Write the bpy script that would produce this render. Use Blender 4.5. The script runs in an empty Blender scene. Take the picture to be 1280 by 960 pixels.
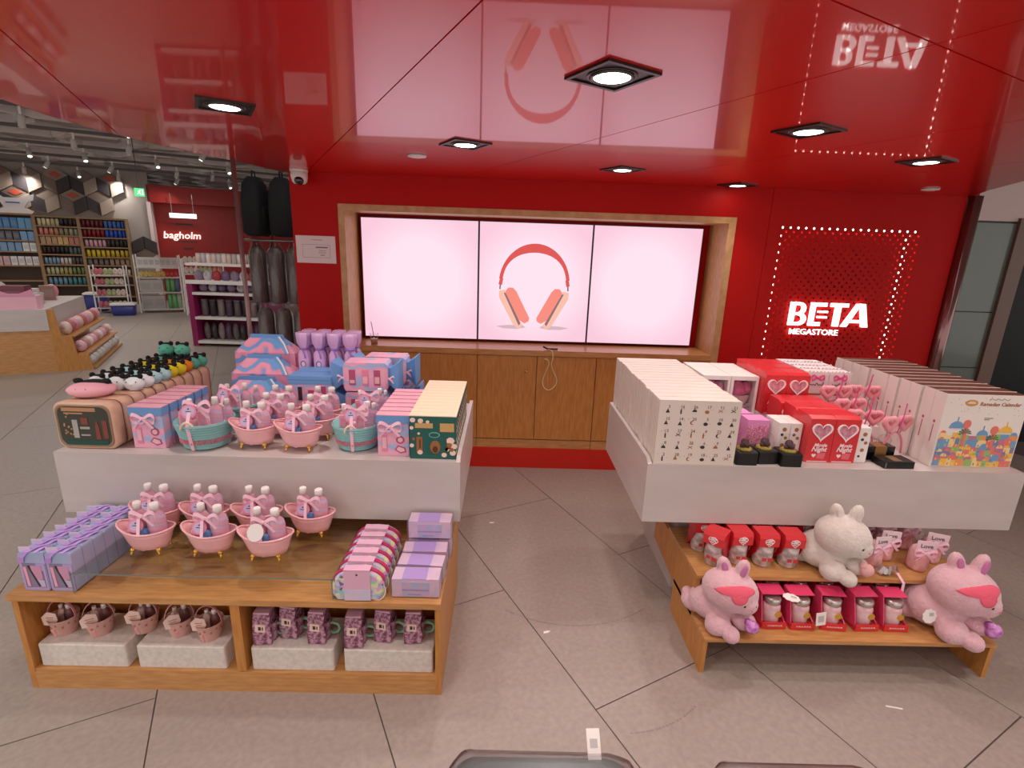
import bpy, bmesh, math, random
from mathutils import Vector, Matrix
random.seed(7)
S = bpy.context.scene
COL = S.collection
PI = math.pi

# ------------------------------------------------------------------ camera
f_px, pitch, roll, yaw = 632.9, math.radians(14.951), math.radians(-1.935), math.radians(1.071)
fw = Vector((math.sin(yaw)*math.cos(pitch), math.cos(yaw)*math.cos(pitch), -math.sin(pitch)))
rt = Vector((math.cos(yaw), -math.sin(yaw), 0)); dn = fw.cross(rt)
r2 = math.cos(roll)*rt + math.sin(roll)*dn; d2 = -math.sin(roll)*rt + math.cos(roll)*dn
cam = bpy.data.cameras.new('camera'); cam.sensor_width = 36; cam.lens = f_px/1280*36; cam.clip_start = .05
camo = bpy.data.objects.new('camera', cam); COL.objects.link(camo)
camo.matrix_world = Matrix(((r2.x, -d2.x, -fw.x, 0), (r2.y, -d2.y, -fw.y, 0), (r2.z, -d2.z, -fw.z, 1.7), (0, 0, 0, 1)))
S.camera = camo
# ------------------------------------------------------------------ world, exposure
w = bpy.data.worlds.new('mall_concourse_offscreen'); S.world = w; w.use_nodes = True
w.node_tree.nodes['Background'].inputs[0].default_value = (1, .93, .88, 1)
w.node_tree.nodes['Background'].inputs[1].default_value = .85
S.view_settings.view_transform = 'Standard'; S.view_settings.look = 'None'
S.view_settings.exposure = .32; S.view_settings.gamma = 1
LAMP_W = 20.0          # ceiling downlights
STORE_W = 32.0         # each track spotlight of the shop hall behind
HALL_FRONT_W = 120.0    # its spotlights beside the entrance
STRIP_E = 5.0          # light strips behind the perforated panel
SCREEN_E = .87        # brightness of the video wall

# ------------------------------------------------------------------ materials
def lin(c):
    return tuple(((v/255)/12.92 if v/255 <= .04045 else (((v/255)+.055)/1.055)**2.4) for v in c) + (1,)
MATS = {}
def mat(name, c=(200, 200, 200), rough=.5, metal=0, spec=.5, coat=0, noise=None, bump=0, bscale=200, emit=0, sheen=0):
    """noise=(colour2, scale, stretch xyz, contrast) mixes a second colour through noise in object space"""
    if name in MATS: return MATS[name]
    m = bpy.data.materials.new(name); m.use_nodes = True; nt = m.node_tree; b = nt.nodes['Principled BSDF']
    b.inputs['Base Color'].default_value = lin(c); b.inputs['Roughness'].default_value = rough
    b.inputs['Metallic'].default_value = metal; b.inputs['Specular IOR Level'].default_value = spec
    b.inputs['Coat Weight'].default_value = coat; b.inputs['Coat Roughness'].default_value = .05
    if sheen: b.inputs['Sheen Weight'].default_value = sheen
    tc = None
    if noise or bump:
        tc = nt.nodes.new('ShaderNodeTexCoord')
    if noise:
        c2, sc, st, con = noise
        mp = nt.nodes.new('ShaderNodeMapping'); mp.inputs['Scale'].default_value = st
        nt.links.new(tc.outputs['Object'], mp.inputs[0])
        n = nt.nodes.new('ShaderNodeTexNoise'); n.inputs['Scale'].default_value = sc; n.inputs['Detail'].default_value = 5
        nt.links.new(mp.outputs[0], n.inputs['Vector'])
        r = nt.nodes.new('ShaderNodeValToRGB'); h = .5/con
        r.color_ramp.elements[0].position = .5-h/2; r.color_ramp.elements[1].position = .5+h/2
        r.color_ramp.elements[0].color = lin(c); r.color_ramp.elements[1].color = lin(c2)
        nt.links.new(n.outputs[0], r.inputs[0]); nt.links.new(r.outputs[0], b.inputs['Base Color'])
    if bump:
        n = nt.nodes.new('ShaderNodeTexNoise'); n.inputs['Scale'].default_value = bscale; n.inputs['Detail'].default_value = 3
        nt.links.new(tc.outputs['Object'], n.inputs['Vector'])
        bp = nt.nodes.new('ShaderNodeBump'); bp.inputs['Strength'].default_value = bump; bp.inputs['Distance'].default_value = .004
        nt.links.new(n.outputs[0], bp.inputs['Height']); nt.links.new(bp.outputs[0], b.inputs['Normal'])
    if emit:
        b.inputs['Emission Color'].default_value = lin(c); b.inputs['Emission Strength'].default_value = emit
    MATS[name] = m; return m
def clear(name, tint=(255, 255, 255), gloss=.06, refl=1.0):
    if name in MATS: return MATS[name]
    m = bpy.data.materials.new(name); m.use_nodes = True; nt = m.node_tree; nt.nodes.clear()
    o = nt.nodes.new('ShaderNodeOutputMaterial'); t = nt.nodes.new('ShaderNodeBsdfTransparent'); g = nt.nodes.new('ShaderNodeBsdfGlossy')
    t.inputs[0].default_value = lin(tint); g.inputs['Roughness'].default_value = gloss
    fr0 = nt.nodes.new('ShaderNodeLayerWeight'); fr = nt.nodes.new('ShaderNodeMath'); fr.operation = 'POWER'; fr.inputs[1].default_value = 4
    nt.links.new(fr0.outputs['Facing'], fr.inputs[0])
    mu = nt.nodes.new('ShaderNodeMath'); mu.operation = 'MULTIPLY_ADD'; mu.inputs[1].default_value = .5*refl; mu.inputs[2].default_value = .03*refl
    x = nt.nodes.new('ShaderNodeMixShader')
    nt.links.new(fr.outputs[0], mu.inputs[0]); nt.links.new(mu.outputs[0], x.inputs[0])
    nt.links.new(t.outputs[0], x.inputs[1]); nt.links.new(g.outputs[0], x.inputs[2]); nt.links.new(x.outputs[0], o.inputs[0])
    MATS[name] = m; return m
def bands(name, cols, scale, dist=3, axis='Z', rough=.35, sc2=1):
    """wavy colour bands printed on carton or holographic foil"""
    if name in MATS: return MATS[name]
    m = mat(name, cols[0], rough); nt = m.node_tree; b = nt.nodes['Principled BSDF']
    tc = nt.nodes.new('ShaderNodeTexCoord'); wv = nt.nodes.new('ShaderNodeTexWave')
    wv.bands_direction = axis; wv.inputs['Scale'].default_value = scale; wv.inputs['Distortion'].default_value = dist
    wv.inputs['Detail Scale'].default_value = sc2; wv.inputs['Detail'].default_value = 1
    nt.links.new(tc.outputs['Object'], wv.inputs['Vector'])
    r = nt.nodes.new('ShaderNodeValToRGB'); r.color_ramp.interpolation = 'EASE'
    while len(r.color_ramp.elements) < len(cols): r.color_ramp.elements.new(.5)
    for i, c in enumerate(cols):
        r.color_ramp.elements[i].position = i/(len(cols)-1); r.color_ramp.elements[i].color = lin(c)
    nt.links.new(wv.outputs[0], r.inputs[0]); nt.links.new(r.outputs[0], b.inputs['Base Color'])
    return m
def patches(name, cols, scale, rough=.4):
    if name in MATS: return MATS[name]
    m = mat(name, cols[0], rough); nt = m.node_tree; b = nt.nodes['Principled BSDF']
    tc = nt.nodes.new('ShaderNodeTexCoord'); v = nt.nodes.new('ShaderNodeTexVoronoi'); v.inputs['Scale'].default_value = scale
    nt.links.new(tc.outputs['Object'], v.inputs['Vector'])
    s = nt.nodes.new('ShaderNodeSeparateColor'); nt.links.new(v.outputs['Color'], s.inputs[0])
    r = nt.nodes.new('ShaderNodeValToRGB'); r.color_ramp.interpolation = 'CONSTANT'
    while len(r.color_ramp.elements) < len(cols): r.color_ramp.elements.new(.5)
    for i, c in enumerate(cols):
        r.color_ramp.elements[i].position = i/len(cols); r.color_ramp.elements[i].color = lin(c)
    nt.links.new(s.outputs[0], r.inputs[0]); nt.links.new(r.outputs[0], b.inputs['Base Color'])
    return m

WOOD = mat('oak_veneer', (204, 152, 94), .33, noise=((184, 130, 76), 9, (1.2, 9, 9), 1.6), coat=.15)
WOODV = mat('oak_veneer_upright', (202, 142, 74), .4, noise=((184, 122, 56), 9, (9, 9, 1.0), 1.6))
OAKP = mat('pale_oak', (205, 160, 108), .4, noise=((186, 138, 86), 8, (2, 9, 2), 1.6))
WHITE = mat('white_laminate', (206, 197, 194), .3, noise=((196, 186, 182), 3, (1, 1, 4), 1.2))
FOAM = mat('white_foam', (225, 216, 208), .85, noise=((208, 200, 192), 60, (1, 1, 1), 1.5), bump=.2, bscale=300)
REDWALL = mat('red_paint', (192, 17, 14), .5, spec=.15, noise=((184, 16, 13), 2, (1, 1, 1), 1))
REDCEIL = mat('red_lacquer', (216, 26, 16), .30, spec=.3, coat=.66)
MATS['red_lacquer'].node_tree.nodes['Principled BSDF'].inputs['Coat Roughness'].default_value = .03
REDPLINTH = mat('red_plinth', (205, 34, 18), .35)
TILE = mat('floor_stone', (168, 155, 146), .42, noise=((152, 139, 131), 45, (1, 1, 1), 1.0), bump=.05, bscale=90)
GROUT = mat('floor_joint', (96, 86, 80), .8)
BLACK = mat('black_satin', (14, 13, 14), .4)
BLACKF = mat('black_fabric', (17, 17, 20), .85, bump=.3, bscale=120)
DARKMET = mat('dark_bronze', (62, 50, 48), .35, metal=.7)
STEEL = mat('brushed_steel', (150, 145, 142), .3, metal=.9)
GOLD = mat('gold_plastic', (226, 178, 84), .25, metal=.75)
PINKT = mat('pink_tub_plastic', (240, 180, 184), .28, coat=.3)
PINKR = mat('pink_ribbon', (248, 200, 218), .35, sheen=.3)
PINKL = mat('pink_lotion', (214, 160, 174), .22, coat=.3)
LOTION = bands('marbled_lotion', [(220, 164, 180), (224, 156, 176), (180, 172, 206), (216, 168, 188)], 9, 4, 'Z', .2)
CAPW = mat('white_cap', (240, 235, 232), .35)
TAGP = mat('pink_card', (232, 140, 172), .5)
TAGL = mat('lilac_card', (200, 184, 220), .5)
BLUE = mat('blue_card', (108, 160, 216), .45)
PINK = mat('pale_pink_card', (238, 172, 190), .45)
TEAL = mat('teal_rope', (140, 196, 196), .6, bump=.15, bscale=260)
LILAC = mat('lilac_foil', (206, 176, 222), .3, noise=((226, 170, 210), 18, (1, 1, 1), 1.5))
LILACB = mat('lilac_blue_card', (160, 180, 214), .4, noise=((184, 172, 208), 10, (1, 1, 1), 1.5))
PURPLE = mat('purple_card', (172, 156, 206), .4, noise=((190, 170, 210), 14, (1, 1, 1), 1.5))
MARBLE = bands('pink_blue_swirl', [(238, 164, 188), (240, 150, 182), (108, 164, 220), (112, 168, 222)], 3.2, 7, 'Z', .4, 3)
MARBLE2 = bands('soft_pink_blue_swirl', [(240, 176, 198), (232, 172, 204), (168, 190, 228)], 4, 8, 'Z', .4, 3)
BEIGE = mat('beige_leather', (222, 184, 158), .45, noise=((212, 172, 146), 30, (1, 1, 1), 1.3))
DKGREEN = mat('dark_green_card', (26, 92, 84), .45)
CREAM = mat('cream_card', (240, 222, 192), .55)
WCARD = mat('white_card', (240, 234, 230), .45)
CALW = mat('calendar_white', (226, 216, 205), .4)
INK = mat('dark_ink', (58, 46, 44), .6)
INKB = mat('brown_ink', (170, 104, 56), .6)
REDC = mat('red_card', (216, 44, 52), .35, coat=.2)
REDD = mat('crimson_card', (196, 30, 52), .35, coat=.2)
MAGC = mat('rose_card', (226, 64, 110), .35)
WINK = mat('white_ink', (250, 240, 240), .5)
CLEAR = clear('clear_plastic'); FILM = clear('clear_film', (250, 248, 250), .15, 1.6)
ACRYL = clear('clear_acrylic', (244, 248, 246), .03, 1.2); ACRYLE = mat('acrylic_edge', (120, 128, 122), .2)
PLUSHP = mat('pink_plush', (240, 196, 204), .95, noise=((230, 180, 192), 25, (1, 1, 1), 1.2), bump=.9, bscale=330, sheen=.5)
PLUSHW = mat('white_plush', (240, 230, 220), .95, noise=((226, 214, 204), 25, (1, 1, 1), 1.2), bump=.9, bscale=330, sheen=.5)
CORAL = mat('coral_felt', (236, 98, 122), .85)
GEM = mat('purple_crystal', (170, 70, 170), .12, coat=.6, noise=((230, 160, 226), 40, (1, 1, 1), 2))
FLUFF = mat('pink_fluff', (246, 160, 172), .95, bump=.9, bscale=260, sheen=.5)
HOLO = patches('holographic_foil', [(206, 200, 214), (150, 210, 190), (222, 160, 214), (170, 170, 214), (222, 222, 170), (190, 190, 200), (120, 110, 140)], 70, .2)
MAROON = mat('maroon_zip', (186, 36, 88), .5)
PALEP = mat('pale_pink_print', (226, 196, 214), .4, noise=((190, 200, 226), 26, (1, 1, 1), 1.8))
LIGHTPK = mat('dusty_pink', (232, 190, 178), .6, noise=((216, 166, 156), 20, (1, 1, 1), 1.5))

# ------------------------------------------------------------------ mesh building
class MB:
    def __init__(s): s.v = []; s.f = []; s.m = []; s.sm = []; s.cur = 0
    def add(s, vs, fs, smooth=False):
        o = len(s.v); s.v += [tuple(p) for p in vs]
        for f in fs: s.f.append([i+o for i in f]); s.m.append(s.cur); s.sm.append(smooth)
        return s
    def mi(s, i): s.cur = i; return s
    def box(s, x0, x1, y0, y1, z0, z1):
        return s.add([(x0, y0, z0), (x1, y0, z0), (x1, y1, z0), (x0, y1, z0), (x0, y0, z1), (x1, y0, z1), (x1, y1, z1), (x0, y1, z1)],
                     [(0, 3, 2, 1), (4, 5, 6, 7), (0, 1, 5, 4), (1, 2, 6, 5), (2, 3, 7, 6), (3, 0, 4, 7)])
    def prism(s, poly, a, b, axis='y', smooth=False):
        """poly in the plane across the axis: y -> (x,z), x -> (y,z), z -> (x,y)"""
        n = len(poly)
        def P(p, t):
            return {'y': (p[0], t, p[1]), 'x': (t, p[0], p[1]), 'z': (p[0], p[1], t)}[axis]
        vs = [P(p, a) for p in poly]+[P(p, b) for p in poly]
        s.add(vs, [list(range(n))[::-1], [i+n for i in range(n)]])
        o = len(s.v)-2*n
        for i in range(n):
            j = (i+1) % n; s.f.append([o+i, o+j, o+n+j, o+n+i]); s.m.append(s.cur); s.sm.append(smooth)
        return s
    def loft(s, rings, cap=True, smooth=True, closed=True):
        n = len(rings[0]); o = len(s.v)
        for r in rings: s.v += [tuple(p) for p in r]
        for k in range(len(rings)-1):
            for i in range(n if closed else n-1):
                j = (i+1) % n
                s.f.append([o+k*n+i, o+k*n+j, o+(k+1)*n+j, o+(k+1)*n+i]); s.m.append(s.cur); s.sm.append(smooth)
        if cap:
            for k in (0, len(rings)-1):
                s.f.append([o+k*n+i for i in range(n)]); s.m.append(s.cur); s.sm.append(False)
        return s
    def lathe(s, prof, c=(0, 0, 0), n=16, sx=1, sy=1, cap=True, smooth=True):
        return s.loft([[(c[0]+r*sx*math.cos(2*PI*i/n), c[1]+r*sy*math.sin(2*PI*i/n), c[2]+z) for i in range(n)] for r, z in prof], cap, smooth)
    def ball(s, c, r, nu=12, nv=8, rot=None):
        if not isinstance(r, tuple): r = (r, r, r)
        rings = []
        for k in range(nv+1):
            t = PI*k/nv; t = min(max(t, .02), PI-.02); rr = []
            for i in range(nu):
                a = 2*PI*i/nu; p = Vector((r[0]*math.sin(t)*math.cos(a), r[1]*math.sin(t)*math.sin(a), r[2]*math.cos(t)))
                if rot: p = rot @ p
                rr.append(Vector(c)+p)
            rings.append(rr)
        return s.loft(rings)
    def tube(s, pts, r, n=6, closed=False):
        pts = [Vector(p) for p in pts]; rings = []; N = len(pts)
        up = Vector((0, 0, 1)); prev = None
        for i, p in enumerate(pts):
            a = pts[(i-1) % N] if (closed or i > 0) else p; b = pts[(i+1) % N] if (closed or i < N-1) else p
            t = (b-a).normalized()
            if prev is None:
                prev = t.orthogonal().normalized()
            x = (prev-t*prev.dot(t)); x = x.normalized() if x.length > 1e-6 else t.orthogonal().normalized()
            prev = x; y = t.cross(x); rr = r[i] if isinstance(r, (list, tuple)) else r
            rings.append([p+x*rr*math.cos(2*PI*k/n)+y*rr*math.sin(2*PI*k/n) for k in range(n)])
        if closed: rings.append(rings[0])
        return s.loft(rings, cap=not closed)
    def strip(s, pts, wvec, th=.0015):
        """a flat ribbon along pts with half width vector wvec"""
        wv = Vector(wvec); rings = []
        for i, p in enumerate(pts):
            p = Vector(p); a = Vector(pts[max(i-1, 0)]); b = Vector(pts[min(i+1, len(pts)-1)]); t = (b-a).normalized()
            nrm = t.cross(wv).normalized()*th/2
            rings.append([p-wv-nrm, p+wv-nrm, p+wv+nrm, p-wv+nrm])
        return s.loft(rings, smooth=False)
    def mesh(s, name, mats):
        me = bpy.data.meshes.new(name); me.from_pydata(s.v, [], s.f)
        for m in (mats if isinstance(mats, (list, tuple)) else [mats]): me.materials.append(m)
        me.polygons.foreach_set('material_index', s.m); me.polygons.foreach_set('use_smooth', s.sm)
        bm = bmesh.new(); bm.from_mesh(me); bmesh.ops.recalc_face_normals(bm, faces=bm.faces); bm.to_mesh(me); bm.free()
        return me
    def build(s, name, mats, parent=None, loc=None, rotz=0):
        o = bpy.data.objects.new(name, s.mesh(name, mats)); COL.objects.link(o)
        if parent: o.parent = parent
        if loc: o.location = loc
        if rotz: o.rotation_euler = (0, 0, rotz)
        return o
def rr_poly(x0, x1, z0, z1, r, n=4):
    out = []
    for cx, cz, a0 in ((x1-r, z1-r, 0), (x0+r, z1-r, 90), (x0+r, z0+r, 180), (x1-r, z0+r, 270)):
        for k in range(n+1):
            a = math.radians(a0+90*k/n); out.append((cx+r*math.cos(a), cz+r*math.sin(a)))
    return out
def heart(cx, cz, s, n=20):
    out = []
    for k in range(n):
        t = 2*PI*k/n
        out.append((cx+s*(16*math.sin(t)**3)/17, cz+s*(13*math.cos(t)-5*math.cos(2*t)-2*math.cos(3*t)-math.cos(4*t))/17))
    return out
def ell(cx, cz, rx, rz, n=14): return [(cx+rx*math.cos(2*PI*k/n), cz+rz*math.sin(2*PI*k/n)) for k in range(n)]
def obj(name, mb, mats, parent=None, label=None):
    o = mb.build(name, mats, parent)
    if label: o['label'] = label
    return o
def tag(o, label, cat, group=None):
    o['label'] = label; o['category'] = cat
    if group: o['group'] = group
    return o
def thing(name, label, cat, loc=(0, 0, 0), rotz=0, group=None):
    o = bpy.data.objects.new(name, None); COL.objects.link(o); o.empty_display_size = .05
    o.location = loc; o.rotation_euler = (0, 0, rotz)
    return tag(o, label, cat, group)
def struct(o): o['kind'] = 'structure'; return o
def kids(o): return [c for c in bpy.data.objects if c.parent is o]
def dup(root, loc, rotz=0, label=None, group=None, ch=None):
    r = root.copy(); COL.objects.link(r); r.location = loc; r.rotation_euler = (0, 0, rotz)
    if label: r['label'] = label
    if group: r['group'] = group
    for c in (CH[root.name] if root.name in CH else CH.setdefault(root.name, [(c, kids(c)) for c in kids(root)])):
        d = c[0].copy(); COL.objects.link(d); d.parent = r
        for g in c[1]:
            e = g.copy(); COL.objects.link(e); e.parent = d
    return r
CH = {}
def spread(proto, spots, label=None, group=None, first=None):
    """first spot moves the thing itself, the rest are copies"""
    out = []
    for i, sp in enumerate(spots):
        loc, rz = sp[:3], (sp[3] if len(sp) > 3 else 0)
        if i == 0: dup_cache(proto)
        out.append((loc, rz))
    res = [proto]
    for loc, rz in out[1:]: res.append(dup(proto, loc, rz, label, group))
    proto.location = out[0][0]; proto.rotation_euler = (0, 0, out[0][1])
    if label: proto['label'] = first or label
    if group: proto['group'] = group
    return res
def dup_cache(root):
    if root.name not in CH: CH[root.name] = [(c, kids(c)) for c in kids(root)]
def text_mesh(txt, size, mats, ext=.0005, bold=0.0, shear=0.0, align='CENTER'):
    cu = bpy.data.curves.new('lettering', 'FONT'); cu.body = txt; cu.size = size; cu.extrude = ext
    cu.offset = bold*size; cu.shear = shear; cu.align_x = align; cu.align_y = 'CENTER'; cu.resolution_u = 2
    o = bpy.data.objects.new('lettering', cu); me = bpy.data.meshes.new_from_object(o)
    bpy.data.objects.remove(o); bpy.data.curves.remove(cu)
    me.transform(Matrix.Rotation(PI/2, 4, 'X')); me.materials.clear()
    for m in (mats if isinstance(mats, (list, tuple)) else [mats]): me.materials.append(m)
    return me
def text(name, txt, size, mats, parent, loc, ext=.0005, bold=0, shear=0, align='CENTER', rotz=0):
    o = bpy.data.objects.new(name, text_mesh(txt, size, mats, ext, bold, shear, align)); COL.objects.link(o)
    if parent: o.parent = parent
    o.location = loc; o.rotation_euler = (0, 0, rotz); return o
def lamp(name, loc, power, spot=2.0, r=.05, col=(1, .95, .9), kind='SPOT', parent=None, blend=.8):
    l = bpy.data.lights.new(name, kind); l.energy = power; l.color = col
    if kind == 'SPOT': l.spot_size = spot; l.spot_blend = blend; l.shadow_soft_size = r
    elif kind == 'AREA': l.shape = 'DISK'; l.size = r
    else: l.shadow_soft_size = r
    o = bpy.data.objects.new(name, l); COL.objects.link(o); o.location = loc
    if parent: o.parent = parent
    return o
U = Vector((.891, .454, 0)); Mv = Vector((-.454, .891, 0))      # the stone grid of the hall runs 27 degrees off the video wall
GA = math.atan2(.454, .891)
def am(a, m, z=0): p = U*a+Mv*m; return (p.x, p.y, z)

# ================================================================== FLOOR
fl = struct(MB().box(-30, 9, -3, 30, -.12, -.004).build('floor', GROUT))
far = MB(); TL, TW = 1.535, .745
offs = {-9: 0}
tile_me = MB()
g = .0025
tile_me.prism([(g, g), (TW-g, g), (TW-g, TL-g), (g, TL-g)], -.02, 0, 'z')
tile_mesh = tile_me.mesh('tile', TILE)
def tile_at(n0, m0):
    o = bpy.data.objects.new('tile', tile_mesh); COL.objects.link(o); o.parent = fl
    o.location = am(n0, m0); o.rotation_euler = (0, 0, GA); return o
for i in range(-16, 10):
    n0 = 1.055+TW*i
    base = 1.205 if i % 2 == 0 else .45
    for j in range(-5, 11):
        m0 = base+TL*j
        c = U*(n0+TW/2)+Mv*(m0+TL/2)
        if -10.2 < c.x < 5.2 and -.8 < c.y < 11.8: tile_at(n0, m0)
# beyond the pieces one can tell apart the stone runs on as one slab
fo = MB()
for (x0, x1, y0, y1) in ((-30, -9.0, -3, 30), (-9.0, 9, 10.6, 30)): fo.box(x0, x1, y0, y1, -.03, -.0005)
fo.build('far_slab', TILE, fl)

for (cx, cy, r, a0, a1) in ((.365, 2.583, .582, 236, 309), (.47, 1.93, .475, 274, 312)):
    sm = MB(); rnd = random.Random(int(r*100)); n = 90
    for k in range(n):
        if rnd.random() < .12: continue
        a, b = math.radians(a0+(a1-a0)*k/n), math.radians(a0+(a1-a0)*(k+1)/n); w_ = rnd.uniform(.002, .005)
        sm.add([(cx+(r-w_)*math.cos(a), cy+(r-w_)*math.sin(a), .0003), (cx+(r-w_)*math.cos(b), cy+(r-w_)*math.sin(b), .0003), (cx+(r+w_)*math.cos(b), cy+(r+w_)*math.sin(b), .0003), (cx+(r+w_)*math.cos(a), cy+(r+w_)*math.sin(a), .0003)], [(0, 1, 2, 3)])
    o = sm.build('scuff_mark', mat('scuff_grey', (146, 130, 122), .5), fl); o['kind'] = 'stuff'

# ================================================================== RED CEILING
ZC = 2.165
outline = [(2.95, -2.2), (2.93, 1.0), (2.90, 3.0), (3.10, 3.45), (3.3, 3.80), (-1.575, 3.80), (-1.64, 3.54), (-1.70, 3.34), (-1.79, 3.08),
           (-1.86, 2.82), (-1.895, 2.56), (-1.895, 2.30), (-1.85, 2.04), (-1.78, 1.5), (-1.66, .6), (-1.5, -.6), (-1.3, -2.2)]
ce = struct(MB().prism(outline, ZC+.02, ZC+.14, 'z').build('ceiling', REDWALL))
def clip(poly, nx, ny, d):         # keep nx*x+ny*y <= d
    out = []
    for i in range(len(poly)):
        a, b = poly[i], poly[(i+1) % len(poly)]
        da, db = nx*a[0]+ny*a[1]-d, nx*b[0]+ny*b[1]-d
        if da <= 0: out.append(a)
        if (da < 0 < db) or (db < 0 < da):
            t = da/(da-db); out.append((a[0]+t*(b[0]-a[0]), a[1]+t*(b[1]-a[1])))
    return out
ns = [-4, -1.38, -.455, .465, 1.40, 2.33, 3.26, 6]; ms = [-4, -1.6, .70, 6]
gp = .0022
for i in range(len(ns)-1):
    for j in range(len(ms)-1):
        p = outline
        p = clip(p, U.x, U.y, ns[i+1]-gp); p = clip(p, -U.x, -U.y, -ns[i]-gp) if p else p
        p = clip(p, Mv.x, Mv.y, ms[j+1]-gp) if p else p; p = clip(p, -Mv.x, -Mv.y, -ms[j]-gp) if p else p
        if len(p) > 2: MB().prism(p, ZC, ZC+.02, 'z').build('panel', REDCEIL, ce)
# downlights: square bronze frame, black recess, glowing disc
LED = mat('downlight_glow', (255, 252, 245), emit=10)
def downlight(x, y, ang):
    t = thing('ceiling_downlight', 'square recessed downlight with dark frame and round glowing lamp in red ceiling', 'light', (x, y, ZC), ang, 'downlights in the red ceiling')
    h = .093
    fr = MB()
    for (a, b, c, d) in ((-h, h, -h, -h+.012), (-h, h, h-.012, h), (-h, -h+.012, -h+.012, h-.012), (h-.012, h, -h+.012, h-.012)): fr.box(a, b, c, d, -.007, .001)
    obj('frame', fr, DARKMET, t)
    obj('recess_plate', MB().box(-h+.012, h-.012, -h+.012, h-.012, -.003, .0005), BLACK, t)
    rg = MB(); n = 20
    rg.lathe([(.058, -.003), (.060, -.010), (.052, -.010), (.050, -.003)], n=n, cap=False)
    rg.lathe([(.068, -.003), (.069, -.006), (.064, -.006), (.063, -.003)], n=n, cap=False)
    obj('reflector_ring', rg, mat('lamp_ring', (90, 84, 80), .3, metal=.6), t)
    obj('lamp_disc', MB().lathe([(.050, -.0032), (.050, -.008), (.03, -.010)], n=n), LED, t, 'glowing white lamp disc')
    return t
DL = [(.273, 1.544), (-1.03, 2.03), (-.207, 2.566), (.655, 3.14), (1.54, 3.62), (1.117, 2.066), (1.977, 2.573),
      (.74, .49), (-.10, -.05), (1.60, 1.02), (2.43, 1.50), (-.6, .95), (1.2, -.55), (2.07, -.02)]
proto = downlight(DL[0][0], DL[0][1], .53); dup_cache(proto)
DLL = ['square downlight with dark frame above the aisle between the two white tables', 'square downlight above the vanity cases by the curved ceiling rim', 'square downlight near the small detector above the bath sets', 'square downlight before the middle of the video wall',
       'square downlight close to the red wall beside the video wall frame', 'square downlight above the countdown calendars', 'square downlight above the story calendars']
proto['label'] = DLL[0]
for i, (x, y) in enumerate(DL[1:]): dup(proto, (x, y, ZC), .53, DLL[i+1] if i < 6 else 'square downlight in the red ceiling further out over the shop entrance')
for i, (x, y) in enumerate(DL):                             # seven fixtures are in the picture, the grid runs on over the entrance
    lo = lamp('downlight_lamp' if i < 7 else 'downlight_%d_offscreen' % (i-6), (x, y, ZC-.03), LAMP_W, 2.3, .05, (1, .93, .87), blend=1)
    if y > 3: lo.rotation_euler = (-.5, 0, 0)          # near the wall only the beam is tilted, sparing it a hot spot
# flat round detectors and the security camera on the ceiling
for (x, y) in ((-.494, 2.93), (2.742, 3.481)):
    t = thing('ceiling_detector', 'small round flat detector on the red ceiling', 'detector', (x, y, ZC), 0, 'round detectors on the red ceiling')
    obj('cover', MB().lathe([(.05, .001), (.05, -.008), (.03, -.012)], n=16), CAPW, t)
    obj('rim', MB().lathe([(.053, .001), (.053, -.003), (.048, -.003)], n=16, cap=False), STEEL, t)
t = thing('security_camera', 'white dome security camera under the red ceiling above the paper notice', 'security camera', (-1.405, 3.655, ZC))
obj('mount', MB().lathe([(.058, .001), (.058, -.012), (.056, -.014)], n=20), CAPW, t)
obj('housing', MB().lathe([(.055, -.012), (.054, -.05), (.048, -.075), (.036, -.09)], n=20), CAPW, t)
obj('lens', MB().ball((.008, -.030, -.07), .031, 14, 10), mat('lens_glass', (10, 10, 12), .08, coat=1), t, 'black camera lens')

# ================================================================== RED WALL WITH THE VIDEO WALL NICHE
YW = 3.771; YB = 4.40; NL, NR, NZ0, NZ1 = -1.149, 1.577, .963, 1.923; YS = 4.056
wb = MB()
QX0, QX1, QZ0, QZ1 = 1.943, 2.991, .425, 1.925                 # niche of the perforated sign panel
wb.box(-1.522, NL-.044, YW, YB, 0, ZC); wb.box(NR+.051, 1.865, YW, YB, 0, ZC); wb.box(1.865, 1.868, YW+.008, YB, 0, ZC)
wb.box(1.868, QX0, YW, YB, 0, ZC); wb.box(QX1, 3.251, YW, YB, 0, ZC); wb.box(QX0, QX1, YW, YB, 0, QZ0); wb.box(QX0, QX1, YW, YB, QZ1, ZC); wb.box(QX0, QX1, YW+.07, YB, QZ0, QZ1)
wb.box(NL-.044, NR+.051, YW, YB, NZ1+.043, ZC); wb.box(NL-.044, NR+.051, YS+.06, YB, 0, NZ1+.043)
wall = struct(wb.build('wall_back', REDWALL))
nf = MB()
tr = struct(MB().box(NL-.044, NL, YW-.012, YS+.05, .2, NZ1+.043).box(NR, NR+.051, YW-.012, YS+.05, .2, NZ1+.043).box(NL, NR, YW-.012, YS+.05, NZ1, NZ1+.043).build('trim_1', OAKP))
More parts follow.
